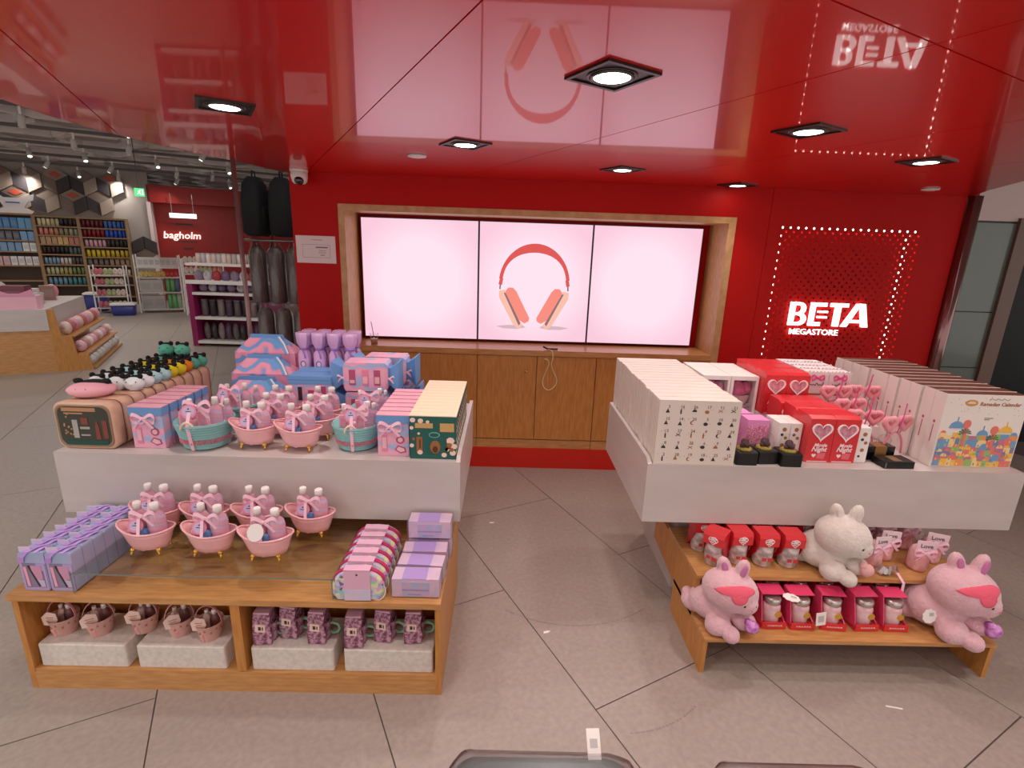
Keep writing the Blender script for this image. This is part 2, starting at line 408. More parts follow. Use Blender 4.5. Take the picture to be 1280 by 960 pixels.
# cabinets below: one run of doors under the long sill board
t = thing('wall_cabinet', 'long oak cabinet with plain doors under the video wall', 'cabinet', (0, 0, 0))
obj('body', MB().box(NL, NR, YW+.022, YS+.05, .167, .92), WOODV, t)
xs = [-1.145, -.65, -.199, .255, .710, 1.14, 1.573]
for i in range(6):
    d = obj('door', MB().box(xs[i]+.003, xs[i+1]-.003, YW-.002, YW+.021, .246, .916), WOODV, t)
    if i == 2: obj('knob', MB().lathe([(.008, 0), (.010, .006), (.009, .012), (.004, .014)], n=10).box(-.001, .001, -.001, .001, 0, .001), GOLD, d).location = (.176, YW-.002, .80)
for o in kids(t):
    for k in kids(o):
        if k.name.startswith('knob'): k.rotation_euler = (PI/2, 0, 0)
kx = [-1.145, -.199, .710, 1.573]
for i in range(3): obj('kick_board', MB().box(kx[i]+.002, kx[i+1]-.002, YW+.004, YW+.022, .168, .238), WOOD, t)
tag(MB().box(NL+.001, NR-.001, YW-.014, YS+.048, .921, .963).build('sill_board', WOOD), 'long oak sill board along the bottom of the video wall', 'sill')
struct(MB().box(-1.50, 1.70, YW-.006, YW+.03, 0, .167).build('baseboard_back', REDPLINTH))
# three display panels
def screen_mat(name, cx, cz):
    m = mat(name, (10, 10, 10), .3, spec=.2); nt = m.node_tree; b = nt.nodes['Principled BSDF']
    tc = nt.nodes.new('ShaderNodeTexCoord'); mp = nt.nodes.new('ShaderNodeMapping')
    mp.inputs['Location'].default_value = (-cx*1.9, 0, -cz*1.9); mp.inputs['Scale'].default_value = (1.9, 0, 1.9)
    gr = nt.nodes.new('ShaderNodeTexGradient'); gr.gradient_type = 'SPHERICAL'
    r = nt.nodes.new('ShaderNodeValToRGB')
    r.color_ramp.elements[0].color = lin((242, 196, 213)); r.color_ramp.elements[1].color = lin((250, 219, 232))
    r.color_ramp.elements[1].position = .45
    nt.links.new(tc.outputs['Object'], mp.inputs[0]); nt.links.new(mp.outputs[0], gr.inputs[0]); nt.links.new(gr.outputs[0], r.inputs[0])
    nt.links.new(r.outputs[0], b.inputs['Emission Color']); b.inputs['Emission Strength'].default_value = SCREEN_E
    return m
SX = [-1.122, -.216, .664, 1.514]
for i, lab in enumerate(('blank white video screen above the drink cup', 'white video screen showing coral headphones', 'blank white video screen on the side nearest the illuminated sign')):
    cx = (SX[i]+SX[i+1])/2; cz = 1.441
    t = thing('video_screen', lab, 'screen', (cx, YS, cz), 0, 'screens of the video wall')
    hw = (SX[i+1]-SX[i])/2
    obj('bezel', MB().box(-hw, hw, 0, .045, -.462, .460), BLACK, t)
    obj('lit_face', MB().box(-hw+.007, hw-.007, -.002, .004, -.455, .453), screen_mat('lit_face_%d' % i, 0, 0), t)
    if i == 1:
        # the advert: headphones, flat print of the screen
        E1 = mat('ad_coral', (232, 88, 84), emit=.72); E2 = mat('ad_coral_pale', (248, 140, 126), emit=.8); E3 = mat('ad_peach', (250, 190, 170), emit=.8)
        E4 = mat('ad_grey', (150, 120, 124), emit=.65); E5 = mat('ad_shadow', (214, 180, 190), emit=.8)
        for e in (E1, E2, E3, E4, E5): e.node_tree.nodes['Principled BSDF'].inputs['Base Color'].default_value = (.01, .01, .01, 1)
        hp = MB(); y0, y1 = -.0035, -.002
        def ph(X, Z): return ((X-469)/6.857*.00630+.0, (480-Z)/6.857*.00630-.005)
        def poly(pts, m, dy=0): hp.mi(m).prism([ph(*p) for p in pts], y0-dy, y1)
        for sx in (-1, 1):
            poly([(469+sx*(p[0]-469), p[1]) for p in ((150, 850), (240, 838), (380, 835), (410, 855), (330, 870), (220, 868))], 4)
        band = []; 
        for k in range(25):
            a = math.radians(8+164*k/24); band.append((469+305*math.cos(a), 490-345*math.sin(a)))
        inn = []
        for k in range(25):
            a = math.radians(172-164*k/24); th = 34+40*max(0, math.sin(a)-.45)/.55
            inn.append((469+(305-30)*math.cos(a), 490-(345-th)*math.sin(a)))
        n = 25
        for k in range(n-1):
            q = [band[k], band[k+1], inn[n-2-k], inn[n-1-k]]
            poly(q, 0)
        for sx in (-1, 1):
            F = lambda pts: [(469+sx*(p[0]-469), p[1]) for p in pts]
            poly(F([(765, 445), (775, 490), (745, 495), (735, 440)]), 0)
            poly(F([(765, 490), (768, 530), (756, 532), (752, 490)]), 3)
            poly(F([(720, 535), (770, 545), (768, 600), (640, 830), (600, 865), (570, 855), (560, 830), (690, 590)]), 2, .0004)
            poly(F([(650, 515), (690, 515), (712, 545), (710, 580), (590, 790), (540, 820), (505, 800), (500, 770), (620, 545)]), 1, .0008)
            poly(F([(712, 560), (728, 560), (590, 840), (575, 820)]), 3, .0010)
        o = obj('headphones_picture', hp, [E1, E2, E3, E4, E5], t, 'coral over-ear headphones shown on the panel')
# perforated light panel with the shop's name
t = thing('perforated_sign_panel', 'red perforated panel lit at its edges behind glowing shop lettering', 'sign panel', (2.467, YW, 1.3))
PX, PZ, PB = .524, .625, -.875
dots = MB(); cols, rows = 18, 52
dxp = 2*PX/(cols+.5); dzp = (PZ-PB)/rows; rr = .0082
def flat(x0, x1, z0, z1):
    if x1-x0 > 1e-4: dots.add([(x0, 0, z0), (x1, 0, z0), (x1, 0, z1), (x0, 0, z1)], [(0, 1, 2, 3)])
for r in range(rows):
    z1 = PZ-dzp*r; z0 = z1-dzp; zc = (z0+z1)/2; xs0 = -PX+(dxp/2 if r % 2 else 0); flat(-PX, xs0, z0, z1); flat(xs0+dxp*cols, PX, z0, z1)
    for c in range(cols):
        x0 = xs0+dxp*c; x1 = x0+dxp; xc = (x0+x1)/2
        o8 = [(x1, zc), (x1, z1), (xc, z1), (x0, z1), (x0, zc), (x0, z0), (xc, z0), (x1, z0)]
        i8 = [(xc+rr*math.cos(PI*k/4), zc+rr*math.sin(PI*k/4)) for k in range(8)]
        dots.add([(p[0], 0, p[1]) for p in o8]+[(p[0], 0, p[1]) for p in i8]+[(p[0], .003, p[1]) for p in i8],
                 [(k, (k+1) % 8, 8+(k+1) % 8, 8+k) for k in range(8)]+[(8+k, 8+(k+1) % 8, 16+(k+1) % 8, 16+k) for k in range(8)])
o = obj('perforated_sheet', dots, REDWALL, t); o['kind'] = 'stuff'
STRIP = mat('light_strip', (255, 214, 200), emit=STRIP_E)
obj('light_strip', MB().box(-PX+.004, PX-.004, .045, .062, PZ-.022, PZ-.004), STRIP, t, 'glowing strip behind the holes')
obj('light_strip', MB().box(-PX+.034, -PX+.050, .045, .062, PB+.02, PZ-.03), STRIP, t, 'glowing strip behind the holes')
obj('light_strip', MB().box(PX-.072, PX-.056, .045, .062, PB+.02, PZ-.03), STRIP, t, 'glowing strip behind the holes')
GLOW = mat('sign_glow', (255, 250, 248), emit=1.3)
t = thing('illuminated_sign', 'glowing white shop lettering on the red perforated panel', 'sign', (2.112, 3.73, 1.217))
k = 1/880
def L(X, Y): Xp = X+.165*(Y-540)-.0*(Y-540); Yp = Y-.035*(X-205); return ((Xp-205)*k, (692-Yp)*k)
def letter(name, pieces):
    m = MB()
    for p in pieces: m.prism(p, .012, .028)
    return obj(name, m, GLOW, t)
def R(x0, x1, z0, z1): return [(x0, z0), (x1, z0), (x1, z1), (x0, z1)]
H = .172
def bowl(x0, x1, z0, z1, th):
    out = []; cz = (z0+z1)/2; rz = (z1-z0)/2; n = 10
    for i in range(n):
        a0 = -PI/2+PI*i/n; a1 = -PI/2+PI*(i+1)/n; w_ = x1-x0
        P = lambda a, s, q: (x0+(w_-s)*max(0, math.cos(a)), cz+(rz-q)*math.sin(a))
        out.append([P(a0, 0, 0), P(a1, 0, 0), P(a1, th, th*.72), P(a0, th, th*.72)])
    return out
letter('letter_b', [R(0, .038, 0, H), R(.034, .075, 0, .024), R(.034, .07, H-.024, H), R(.034, .075, .076, .096)]+bowl(.07, .118, .076, H, .032)+bowl(.072, .130, 0, .096, .034))
letter('letter_e', [R(.152, .188, 0, H), R(.186, .270, H-.028, H), R(.186, .240, 0, .028), R(.212, .284, .098, .113), R(.212, .284, .058, .073)])
letter('letter_t', [R(.300, .432, H-.028, H), R(.336, .380, .0, H-.026)])
ax = .406
letter('letter_a', [[(ax-.006, 0), (ax+.036, 0), (ax+.120, H), (ax+.086, H)], [(ax+.148, 0), (ax+.196, 0), (ax+.150, H), (ax+.106, H)], R(ax+.05, ax+.155, .030, .052)])
o = text('megastore_lettering', 'MEGASTORE', .060, GLOW, t, (.205, .02, -.049), .004, .006)
o.scale = (1.10, 1, 1)
# notice on the wall
t = thing('paper_notice', 'white printed paper notice taped to the red wall below the security camera', 'notice', (-1.366, YW, 1.648))
obj('sheet', MB().box(-.14, .14, -.003, .001, -.094, .095), mat('paper', (236, 222, 222), .7), t)
pr_ = MB()
for (x0, x1, z0, z1) in ((.0, .085, .012, .02), (.02, .07, -.008, -.005), (.015, .075, -.022, -.019), (.03, .06, -.040, -.035), (-.03, .05, .066, .069)): pr_.box(x0, x1, -.0036, -.003, z0, z1)
for (x0, x1, z0, z1) in ((-.095, .1, .034, .0355), (-.095, .1, -.0555, -.054), (-.095, -.0935, -.054, .034), (.0985, .1, -.054, .034)): pr_.box(x0, x1, -.0036, -.003, z0, z1)
obj('printed_lines', pr_, mat('grey_ink', (120, 90, 96), .7), t)
# metal column at the wall's end, the side passage with glass panels
t = struct(MB().lathe([(.044, 0), (.044, ZC)], (3.300, YW-.01, 0), 20).build('trim_2', mat('dark_chrome', (140, 104, 104), .18, metal=.9)))
sw = struct(MB().box(3.252, 3.80, YB-.1, YB, 0, 2.3).build('wall_passage', REDWALL))
t = thing('glass_wall_panel', 'grey green glass panels in a brown frame beyond the red wall', 'glass panel', (4.3, 4.6, 0))
for (z0, z1) in ((.02, .755), (.765, 1.275), (1.285, 2.055)): obj('pane', MB().box(-.19, .16, 0, .012, z0, z1), mat('frosted_glass', (112, 124, 118), .22, coat=.3), t)
obj('backing', MB().box(-.2, .18, .013, .03, 0, 2.07), BLACK, t)
obj('frame_post', MB().box(.16, .29, -.03, .05, 0, 2.1), mat('brown_frame', (120, 92, 80), .4), t)
struct(MB().box(4.6, 7, 4.7, 4.75, 0, 2.3).build('wall_dark', mat('black_panel', (10, 10, 11), .5, spec=.3)))
struct(MB().box(3.26, 7, 4.6, 4.75, 2.072, 2.6).build('wall_bulkhead', mat('pale_plaster', (226, 206, 202), .6)))
struct(MB().box(3.1, 7, -2, 4.75, 2.44, 2.55).build('ceiling_passage', mat('pale_plaster')))
# thin column at the ceiling's rim, left of the wall
tag(MB().lathe([(.014, 0), (.014, ZC+.02)], (-1.66, 3.30, 0), 10).build('support_column', mat('column_grey', (150, 124, 122), .35, metal=.5)), 'thin grey metal column standing between floor and red ceiling rim', 'column')
# cup and cable on the sill
t = thing('drink_cup', 'small clear plastic cup with a straw and brown drink on the sill', 'cup', (-.99, 3.83, .963))
obj('cup_wall', MB().lathe([(.024, 0), (.033, .085), (.034, .085), (.0325, .0845), (.024, .003)], n=16, cap=False), CLEAR, t)
obj('drink', MB().lathe([(.0235, .001), (.0275, .04)], n=16), mat('brown_drink', (176, 120, 96), .2), t)
obj('straw', MB().tube([(.005, 0, .01), (-.02, .0, .17)], .003, 6), mat('straw_grey', (170, 130, 130), .4), t)
t = thing('charging_cable', 'pale cable with black plug looped over the sill onto the cabinet doors', 'cable')
cp = [(.335, 3.80, .968), (.35, 3.77, .968), (.365, 3.745, .962), (.372, 3.744, .91), (.365, 3.752, .86), (.385, 3.758, .80), (.412, 3.76, .74), (.40, 3.76, .69), (.355, 3.76, .655), (.315, 3.76, .68), (.305, 3.76, .73), (.325, 3.758, .80), (.345, 3.757, .86), (.335, 3.757, .895), (.31, 3.757, .90)]
def smooth(p, n=5):
    out = []; p = [Vector(q) for q in p]
    for i in range(len(p)-1):
        a, b, c, d = p[max(i-1, 0)], p[i], p[i+1], p[min(i+2, len(p)-1)]
        for j in range(n):
            u = j/n; out.append(.5*((2*b)+(c-a)*u+(2*a-5*b+4*c-d)*u*u+(3*b-a-3*c+d)*u**3))
    return out+[p[-1]]
obj('cord', MB().tube(smooth(cp), .0035, 6), mat('cable_beige', (240, 220, 170), .5), t)
obj('plug', MB().tube([(.30, 3.81, .985), (.335, 3.80, .970), (.41, 3.79, .972)], .007, 6), BLACK, t, 'black plug end')

# ================================================================== WHITE DISPLAY TABLES
T = .813
def white_table(label, x0, x1, y0, y1, ped, px0, px1):
    t = thing('display_table', label, 'table', ((x0+x1)/2, (y0+y1)/2, 0), 0, 'white display tables')
    hx, hy = (x1-x0)/2, (y1-y0)/2; th = .018; z0 = .533; cx0 = (x0+x1)/2
    obj('top_panel', MB().box(-hx+th, hx-th, -hy+th, hy-th, T-.022, T), WHITE, t)
    obj('front_panel', MB().box(-hx+th, hx-th, -hy, -hy+th, z0, T), WHITE, t)
    obj('back_panel', MB().box(-hx+th, hx-th, hy-th, hy, z0, T), WHITE, t)
    for s in (-1, 1):
        a, b = sorted((s*hx, s*(hx-th)))
        rim = .02 if s == (1 if cx0 < 0 else -1) else 0          # only the aisle side stands proud
        obj('side_panel', MB().prism([(-hy, z0), (hy, z0), (hy, T+rim), (-hy+.03, T+rim), (-hy, T)], a, b, 'x'), WHITE, t)
    obj('bottom_panel', MB().box(-hx+th, hx-th, -hy+th, hy-th, z0+.002, z0+.02), WHITE, t)
    c = (y0+y1)/2; cx = (x0+x1)/2
    obj('pedestal', MB().box(px0-cx, px1-cx, ped-c, hy-.06, .0, z0+.002), WHITE, t)
    return t
TLX0, TLX1, TLY = -1.881, -.172, 2.0
TRX0, TRX1, TRY = .642, 2.327, 2.037
white_table('white box display table crowded with pink and blue bath gift sets', TLX0, TLX1, TLY, 2.849, 2.32, -1.72, -.28)
white_table('white box display table holding boxed calendars and red heart boxes', TRX0, TRX1, TRY, 2.893, 2.30, .912, 2.05)

# ================================================================== LOW OAK UNIT (under the bath sets)
WX0, WX1, WY0, WY1, WZ = -1.792, -.207, 1.607, 2.30, .42
t = thing('low_shelf_unit', 'low oak shelf unit with two open bays under the bath gift sets', 'shelf unit', ((WX0+WX1)/2, WY0, 0))
hx = (WX1-WX0)/2; dp = WY1-WY0
obj('top_board', MB().box(-hx, hx, -.006, dp, WZ-.024, WZ), WOOD, t)
obj('side_panel', MB().box(-hx+.012, -hx+.034, 0, dp, 0, WZ-.024), WOODV, t)
obj('side_panel', MB().box(hx-.022, hx, 0, dp, 0, WZ-.024), WOODV, t)
obj('divider', MB().box(.009, .045, .004, dp, .092, WZ-.024), WOODV, t)
obj('bottom_board', MB().box(-hx+.034, hx-.022, .002, dp, .074, .090), WOOD, t)
obj('plinth_board', MB().box(-hx+.034, hx-.022, .0, .02, .0, .074), WOOD, t)
obj('back_board', MB().box(-hx+.034, hx-.022, .24, .258, .09, WZ-.024), WOODV, t)
for x0, x1, lab in ((-1.742, -1.412, 'white foam block under three beige buckets'), (-1.372, -1.036, 'white foam block under the two beige buckets next to the divider'),
               (-.938, -.622, 'white foam block under the mug sets next to the divider'), (-.583, -.240, 'white foam block under the mug sets at the end of the bay')):
    o = MB().loft([rr_poly(x0, x1, 1.622, 1.80, .008, 2) for _ in ()] or [[(p[0], p[1], z) for p in rr_poly(x0+e, x1-e, 1.622+e, 1.80-e, .008, 2)] for z, e in ((.090, .002), (.093, 0), (.186, 0), (.190, .003))], smooth=False).build('foam_block', FOAM)
    tag(o, lab, 'foam block', 'foam blocks in the oak unit')

# ------------------------------------------------------------------ gift sets: bottle, bow, tag helpers
def bottle(mb_par, x, y, z, h=.13, r=.027, m=LOTION, tilt=0, name='bottle'):
    b = obj(name, MB().lathe([(r*.92, 0), (r, .006), (r, h*.62), (r*.86, h*.74), (r*.45, h*.82), (r*.42, h*.84)], n=14, sy=.8), m, mb_par)
    b.location = (x, y, z); b.rotation_euler = (0, tilt, 0)
    c = obj('cap', MB().lathe([(r*.46, h*.82), (r*.46, h*.985), (r*.40, h)], n=12), CAPW, b, 'white bottle cap')
    return b
def bow(par, x, y, z, s=.05, m=PINKR, tails=True, name='bow'):
    mb = MB()
    for sx in (-1, 1):
        pts = [(x+sx*s*(.1+.9*math.sin(a)*1.0)*1.0, y-.002-.08*s*math.sin(2*a), z+.38*s*math.sin(a*2)) for a in [PI*k/8 for k in range(9)]]
        mb.strip(smooth(pts, 2), (0, s*.05, s*.14))
        if tails: mb.strip([(x, y-.004, z), (x+sx*s*.4, y-.006, z-s*.35), (x+sx*s*.8, y-.005, z-s*.85)], (s*.11, 0, s*.05))
    mb.ball((x, y-.003, z), (s*.16, s*.08, s*.16), 8, 6)
    return obj(name, mb, m, par)
def oval_tag(par, x, y, z, s=.028, rim=TAGP, face=TAGL, name='tag'):
    g_ = obj(name, MB().prism(ell(0, 0, s, s*.92), 0, .002), rim, par); g_.location = (x, y, z); g_.rotation_euler = (-.35, 0, 0)
    obj('print', MB().prism(ell(0, 0, s*.76, s*.68), -.001, 0).mi(1).box(-s*.35, s*.35, -.0016, -.001, -.001, .002).box(-s*.1, s*.1, -.0016, -.001, s*.25, s*.42), [face, INK], g_)
    return g_
# ---- pink bathtub gift set
def make_tub():
    t = thing('bathtub_gift_set', '', 'gift set')
    n = 28; a, b = .098, .056
    def ring(sa, sb, z, lift):
        out = []
        for i in range(n):
            th = 2*PI*i/n; c, s_ = math.cos(th), math.sin(th)
            zz = z+lift*(.030*max(0, -c)**2+.010*max(0, c)**2)
            out.append((sa*a*c-(.012*lift if c < 0 else 0)*abs(c), sb*b*s_, zz))
        return out
    rings = [ring(.60, .62, .022, 0), ring(.70, .74, .026, 0), ring(.80, .84, .048, .25), ring(.90, .94, .078, .7), ring(1, 1, .094, 1), ring(.95, .93, .0935, 1), ring(.84, .84, .070, .7), ring(.62, .62, .034, 0)]
    obj('tub', MB().loft(rings), PINKT, t)
    obj('rim', MB().tube([(p[0]*.985, p[1]*.98, p[2]) for p in ring(1, 1, .096, 1)], .0045, 6, closed=True), PINKT, t)
    for sx in (-1, 1):
        for sy in (-1, 1):
            ft = MB().ball((sx*.048, sy*.034, .024), (.010, .008, .009), 8, 6).tube([(sx*.048, sy*.035, .022), (sx*.052, sy*.038, .010), (sx*.050, sy*.038, .003)], [.006, .004, .0055], 6)
            obj('foot', ft, GOLD, t, 'gold claw foot')
    bottle(t, -.036, .012, .034, .172, .030, PINKL); bottle(t, .034, .002, .034, .172, .035, LOTION)
    obj('soap', MB().box(-.014, .014, -.034, -.014, .05, .108), BLUE, t, 'blue soap bar')
    obj('scrub_ball', MB().ball((-.045, -.018, .09), (.026, .020, .026), 10, 8), PINKL, t)
    oval_tag(t, -.022, -.034, .128, .029)
    bow(t, 0, -.020, .162, .048)
    obj('ribbon_strap', MB().strip([(-.01, -.030, .155), (-.006, -.052, .100), (-.008, -.046, .05), (-.008, -.034, .02)], (.006, 0, 0)), PINKR, t)
    return t
tub = make_tub()
R1 = 'pink bathtub gift set with lotion bottles and bow standing on the clear riser'
spots = [(-1.365, 1.775, .5045, .05), (-1.12, 1.77, .5045, -.03), (-.893, 1.752, .5045, .04), (-1.425, 1.925, .5045, .03), (-1.222, 1.925, .5045, 0), (-1.008, 1.925, .5045, .05), (-.787, 1.925, .5045, -.04)]
labs = ['pink bathtub gift set beside the purple gift boxes on the clear riser', 'pink bathtub gift set with crossed bow tails in the front row of the clear riser', 'pink bathtub gift set with a white oval tag on the clear riser',
        'pink bathtub gift set against the white panel behind the one beside the purple boxes', 'pink bathtub gift set against the white panel in the second place from the purple boxes', 'pink bathtub gift set against the white panel behind the one with the white tag', 'pink bathtub gift set against the white panel standing apart beside the holographic bags']
g1 = 'bathtub gift sets on the clear riser'
dup_cache(tub)
for i, sp in enumerate(spots[1:]): dup(tub, sp[:3], sp[3], labs[i+1], g1)
g2 = 'bathtub gift sets on the white table'
for (x, y, rz, lab) in ((-1.083, 2.115, 0, 'pink bathtub gift set at the table edge beside the teal rope bucket'), (-.882, 2.10, -.03, 'pink bathtub gift set at the table edge beside the second pink tub'),
                  (-1.058, 2.250, .0, 'pink bathtub gift set in the second row behind the tubs at the table edge'), (-.853, 2.245, 0, 'pink bathtub gift set in the second row beside the rope bucket with white oval tag'),
                  (-1.075, 2.385, 0, 'pink bathtub gift set in the third row in front of the blue boxes'), (-.868, 2.385, .0, 'pink bathtub gift set in the third row in front of the cracker boxes')):
    dup(tub, (x, y, T+.001), rz, lab, g2)
tub.location = spots[0][:3]; tub.rotation_euler = (0, 0, spots[0][3]); tub['label'] = labs[0]; tub['group'] = g1
# the white oval tag on the third tub
for c in kids(bpy.data.objects['bathtub_gift_set']): pass
o = tag(MB().prism(ell(0, 0, .031, .034), 0, .002).build('hang_tag', WCARD), 'white oval hang tag tied to a pink bathtub set on the riser', 'tag')
o.location = (-.915, 1.704, .637); o.rotation_euler = (-.35, .1, 0)
# ---- acrylic riser
t = thing('acrylic_riser', 'clear acrylic riser carrying the pink bathtub sets', 'riser', (-1.082, 1.62, WZ))
obj('sheet', MB().box(-.474, .474, 0, .374, .0795, .0845), ACRYL, t)
obj('front_edge', MB().box(-.474, .474, -.001, 0, .0795, .0845), ACRYLE, t)
for s in (-1, 1):
    obj('leg_panel', MB().box(s*.474-.0025, s*.474+.0025, 0, .374, 0, .0795), ACRYL, t)
    obj('panel_edge', MB().box(s*.474-.0025, s*.474+.0025, -.001, 0, 0, .0845), ACRYLE, t)
# ---- purple gift boxes in two columns
t = thing('ribbon_gift_box', '', 'gift box')
cw, cd, chh = .094, .049, .160
obj('carton', MB().prism(rr_poly(-cw/2, cw/2, 0, chh, .012, 3), 0, cd), LILACB, t)
fr_ = MB()
for (x0, x1, z0, z1) in ((-.044, .044, .004, .014), (-.044, -.036, .014, .115), (.012, .044, .085, .115), (.036, .044, .014, .085)): fr_.box(x0, x1, -.002, .001, z0, z1)
obj('window_frame', fr_, PURPLE, t)
obj('window_pane', MB().box(-.036, .036, -.001, .0005, .014, .115), mat('window_grey', (138, 126, 160), .15, coat=.5), t)
obj('lotion_tube', MB().prism([(-.030, .02), (-.02, .02), (-.024, .10), (-.034, .10)], -.003, -.001).mi(1).prism([(.0, .05), (.03, .05), (.03, .105), (-.008, .105)], -.003, -.001).mi(2).prism([(.008, .018), (.034, .018), (.032, .045), (.006, .05)], -.003, -.001).mi(3).prism([(-.018, .106), (-.012, .106), (.018, .02), (.010, .018)], -.0035, -.001), [PINK, mat('rose_print', (206, 150, 180), .4), TAGL, INK], t)
obj('hanger_tab', MB().box(-.046, -.004, .008, .011, chh-.002, chh+.016), mat('pale_lilac', (220, 200, 226), .4), t)
rb = MB().strip([(-.036, -.003, .118), (-.03, -.006, .142), (-.012, -.003, .162), (.004, .02, .168), (.02, .042, .166)], (.010, 0, 0)).strip([(.018, -.002, .160), (.03, .016, .168), (.036, .04, .164)], (.007, 0, 0))
obj('ribbon', rb, mat('lilac_ribbon', (190, 150, 222), .35), t)
sp = []
for r in range(7):
    for c in range(2): sp.append((-1.697+c*.0975+.001*r, 1.632+r*.0505, WZ+.0005, 0))
spread(t, sp, 'lilac gift box with window and ribbon in the double row on the oak unit', 'ribbon gift boxes on the oak unit')
# ---- holographic cosmetic bags
t = thing('holographic_bag', '', 'cosmetic bag')
def dome(w_, h, n=10):
    return [(w_/2*.86, 0), (w_/2, h*.22)]+[(w_/2*math.cos(a), h*.42+h*.58*math.sin(a)**.8) for a in [PI*(.06+.88*k/n) for k in range(n+1)]]+[(-w_/2, h*.22), (-w_/2*.86, 0)]
def bagring(y, e): return [(p[0]*e, y, max(0, .062+(p[1]-.062)*e)) for p in dome(.188, .124)]
obj('pouch', MB().loft([bagring(0, .90), bagring(.006, 1), bagring(.046, 1), bagring(.054, .92)]), HOLO, t)
arch = [p for p in dome(.192, .127)[2:13]]
obj('zip_band', MB().strip([(p[0], .026, p[1]) for p in arch], (0, .009, 0), .003), MAROON, t)
obj('header_card', MB().box(-.048, .048, -.004, -.001, .05, .13).box(-.048, .048, -.004, .03, .128, .131).mi(1).box(-.048, .048, -.0045, -.001, .004, .05).mi(2).prism(ell(0, .112, .004, .004, 8), -.005, -.004), [mat('header_lilac', (226, 178, 204), .4), PALEP, INK], t)
obj('wrist_strap', MB().tube([(.07+.028*math.cos(a), .015+.010*math.sin(a*1.0), .030+.030*math.sin(a)) for a in [2*PI*k/16 for k in range(16)]], .0035, 6, closed=True), mat('pearl_strap', (226, 206, 190), .25, coat=.4), t)
spread(t, [(-.513, 1.612+i*.057, WZ+.001, .02*(-1)**i) for i in range(6)], 'holographic domed cosmetic bag with pink header card and maroon zip', 'holographic bags on the oak unit', first='holographic domed bag with full header card overhanging the oak unit edge')
# ---- clear packed lilac sets
t = thing('packed_gift_set', '', 'gift set')
obj('card_sleeve', MB().box(-.088, .088, .003, .078, .002, .078), mat('lilac_pack', (230, 200, 216), .35, noise=((206, 194, 224), 22, (1, 1, 1), 1.6)), t)
obj('front_label', MB().box(-.05, .05, .001, .0035, .004, .066).mi(1).box(-.05, .05, .0, .003, .03, .036).box(-.03, .02, .0, .003, .012, .016), [mat('label_blue', (176, 196, 226), .3, noise=((226, 180, 206), 30, (1, 1, 1), 2)), mat('label_mauve', (170, 150, 196), .4)], t)
obj('top_band', MB().box(-.05, .04, .003, .076, .0775, .0795), mat('band_lilac', (186, 160, 222), .35), t)
obj('clear_box', MB().prism(rr_poly(-.094, .094, 0, .086, .008, 2), 0, .082), FILM, t)
labs = ['clear packed lilac gift set at the corner edge of the oak unit', 'clear packed lilac gift set leaning behind the one at the corner edge', 'clear packed lilac gift set in the middle of the row on the oak unit', 'clear packed lilac gift set stacked on top nearest the white panel', 'clear packed lilac gift set at the bottom of the stack nearest the white panel']
dup_cache(t)
for i, (x, y, z, rz) in enumerate(((-.303, 1.722, WZ+.001, -.06), (-.298, 1.812, WZ+.001, .03), (-.290, 1.897, WZ+.0875, .0), (-.290, 1.897, WZ+.001, .02))): dup(t, (x, y, z), rz, labs[i+1], 'packed gift sets on the oak unit')
t.location = (-.305, 1.634, WZ+.001); t['label'] = labs[0]; t['group'] = 'packed gift sets on the oak unit'
# ---- beige buckets in the first bay
t = thing('bucket_gift_set', '', 'gift set')
obj('bucket', MB().lathe([(.034, 0), (.036, .003), (.050, .075), (.052, .076), (.049, .072), (.036, .01)], n=18), LIGHTPK, t)
obj('handle', MB().strip([(.049*math.cos(a), -.006, .07+.075*math.sin(a)) for a in [PI*k/10 for k in range(11)]], (0, .005, 0)), PINK, t)
pt = MB()
for k in range(7):
    a = PI+PI*(k+.5)/7; x, y = .0445*math.cos(a), .0445*math.sin(a)
    pt.ball((x, y, .045+.012*(k % 2)), (.005, .005, .006), 6, 4)
obj('flower_print', pt, mat('terracotta_print', (186, 116, 106), .6), t)
obj('gift_card', MB().prism([(-.048, .055), (-.01, .05), (.004, .075), (.0, .104), (-.03, .112), (-.052, .09)], -.034, -.031).mi(1).box(-.036, -.008, -.0345, -.034, .086, .0885).box(-.032, -.012, -.0345, -.034, .078, .080), [mat('blush_card', (232, 204, 192), .5), INKB], t)
obj('ribbon', MB().strip([(-.018, -.036, .06), (-.016, -.0425, .035), (-.012, -.036, .003)], (.006, 0, 0)), mat('blush_ribbon', (226, 160, 160), .4), t)
bottle(t, .018, .006, .012, .105, .018, mat('cocoa_bottle', (110, 70, 66), .3)); bottle(t, -.012, .012, .012, .10, .016, mat('blush_bottle', (222, 190, 180), .3))
spread(t, [(-1.690, 1.695, .190, .1), (-1.553, 1.695, .190, .5), (-1.392, 1.715, .190, .2), (-1.245, 1.700, .190, .6), (-1.118, 1.682, .190, .1)], 'beige bucket gift set with a blush card in the first bay of the oak unit', 'beige bucket sets in the oak unit')
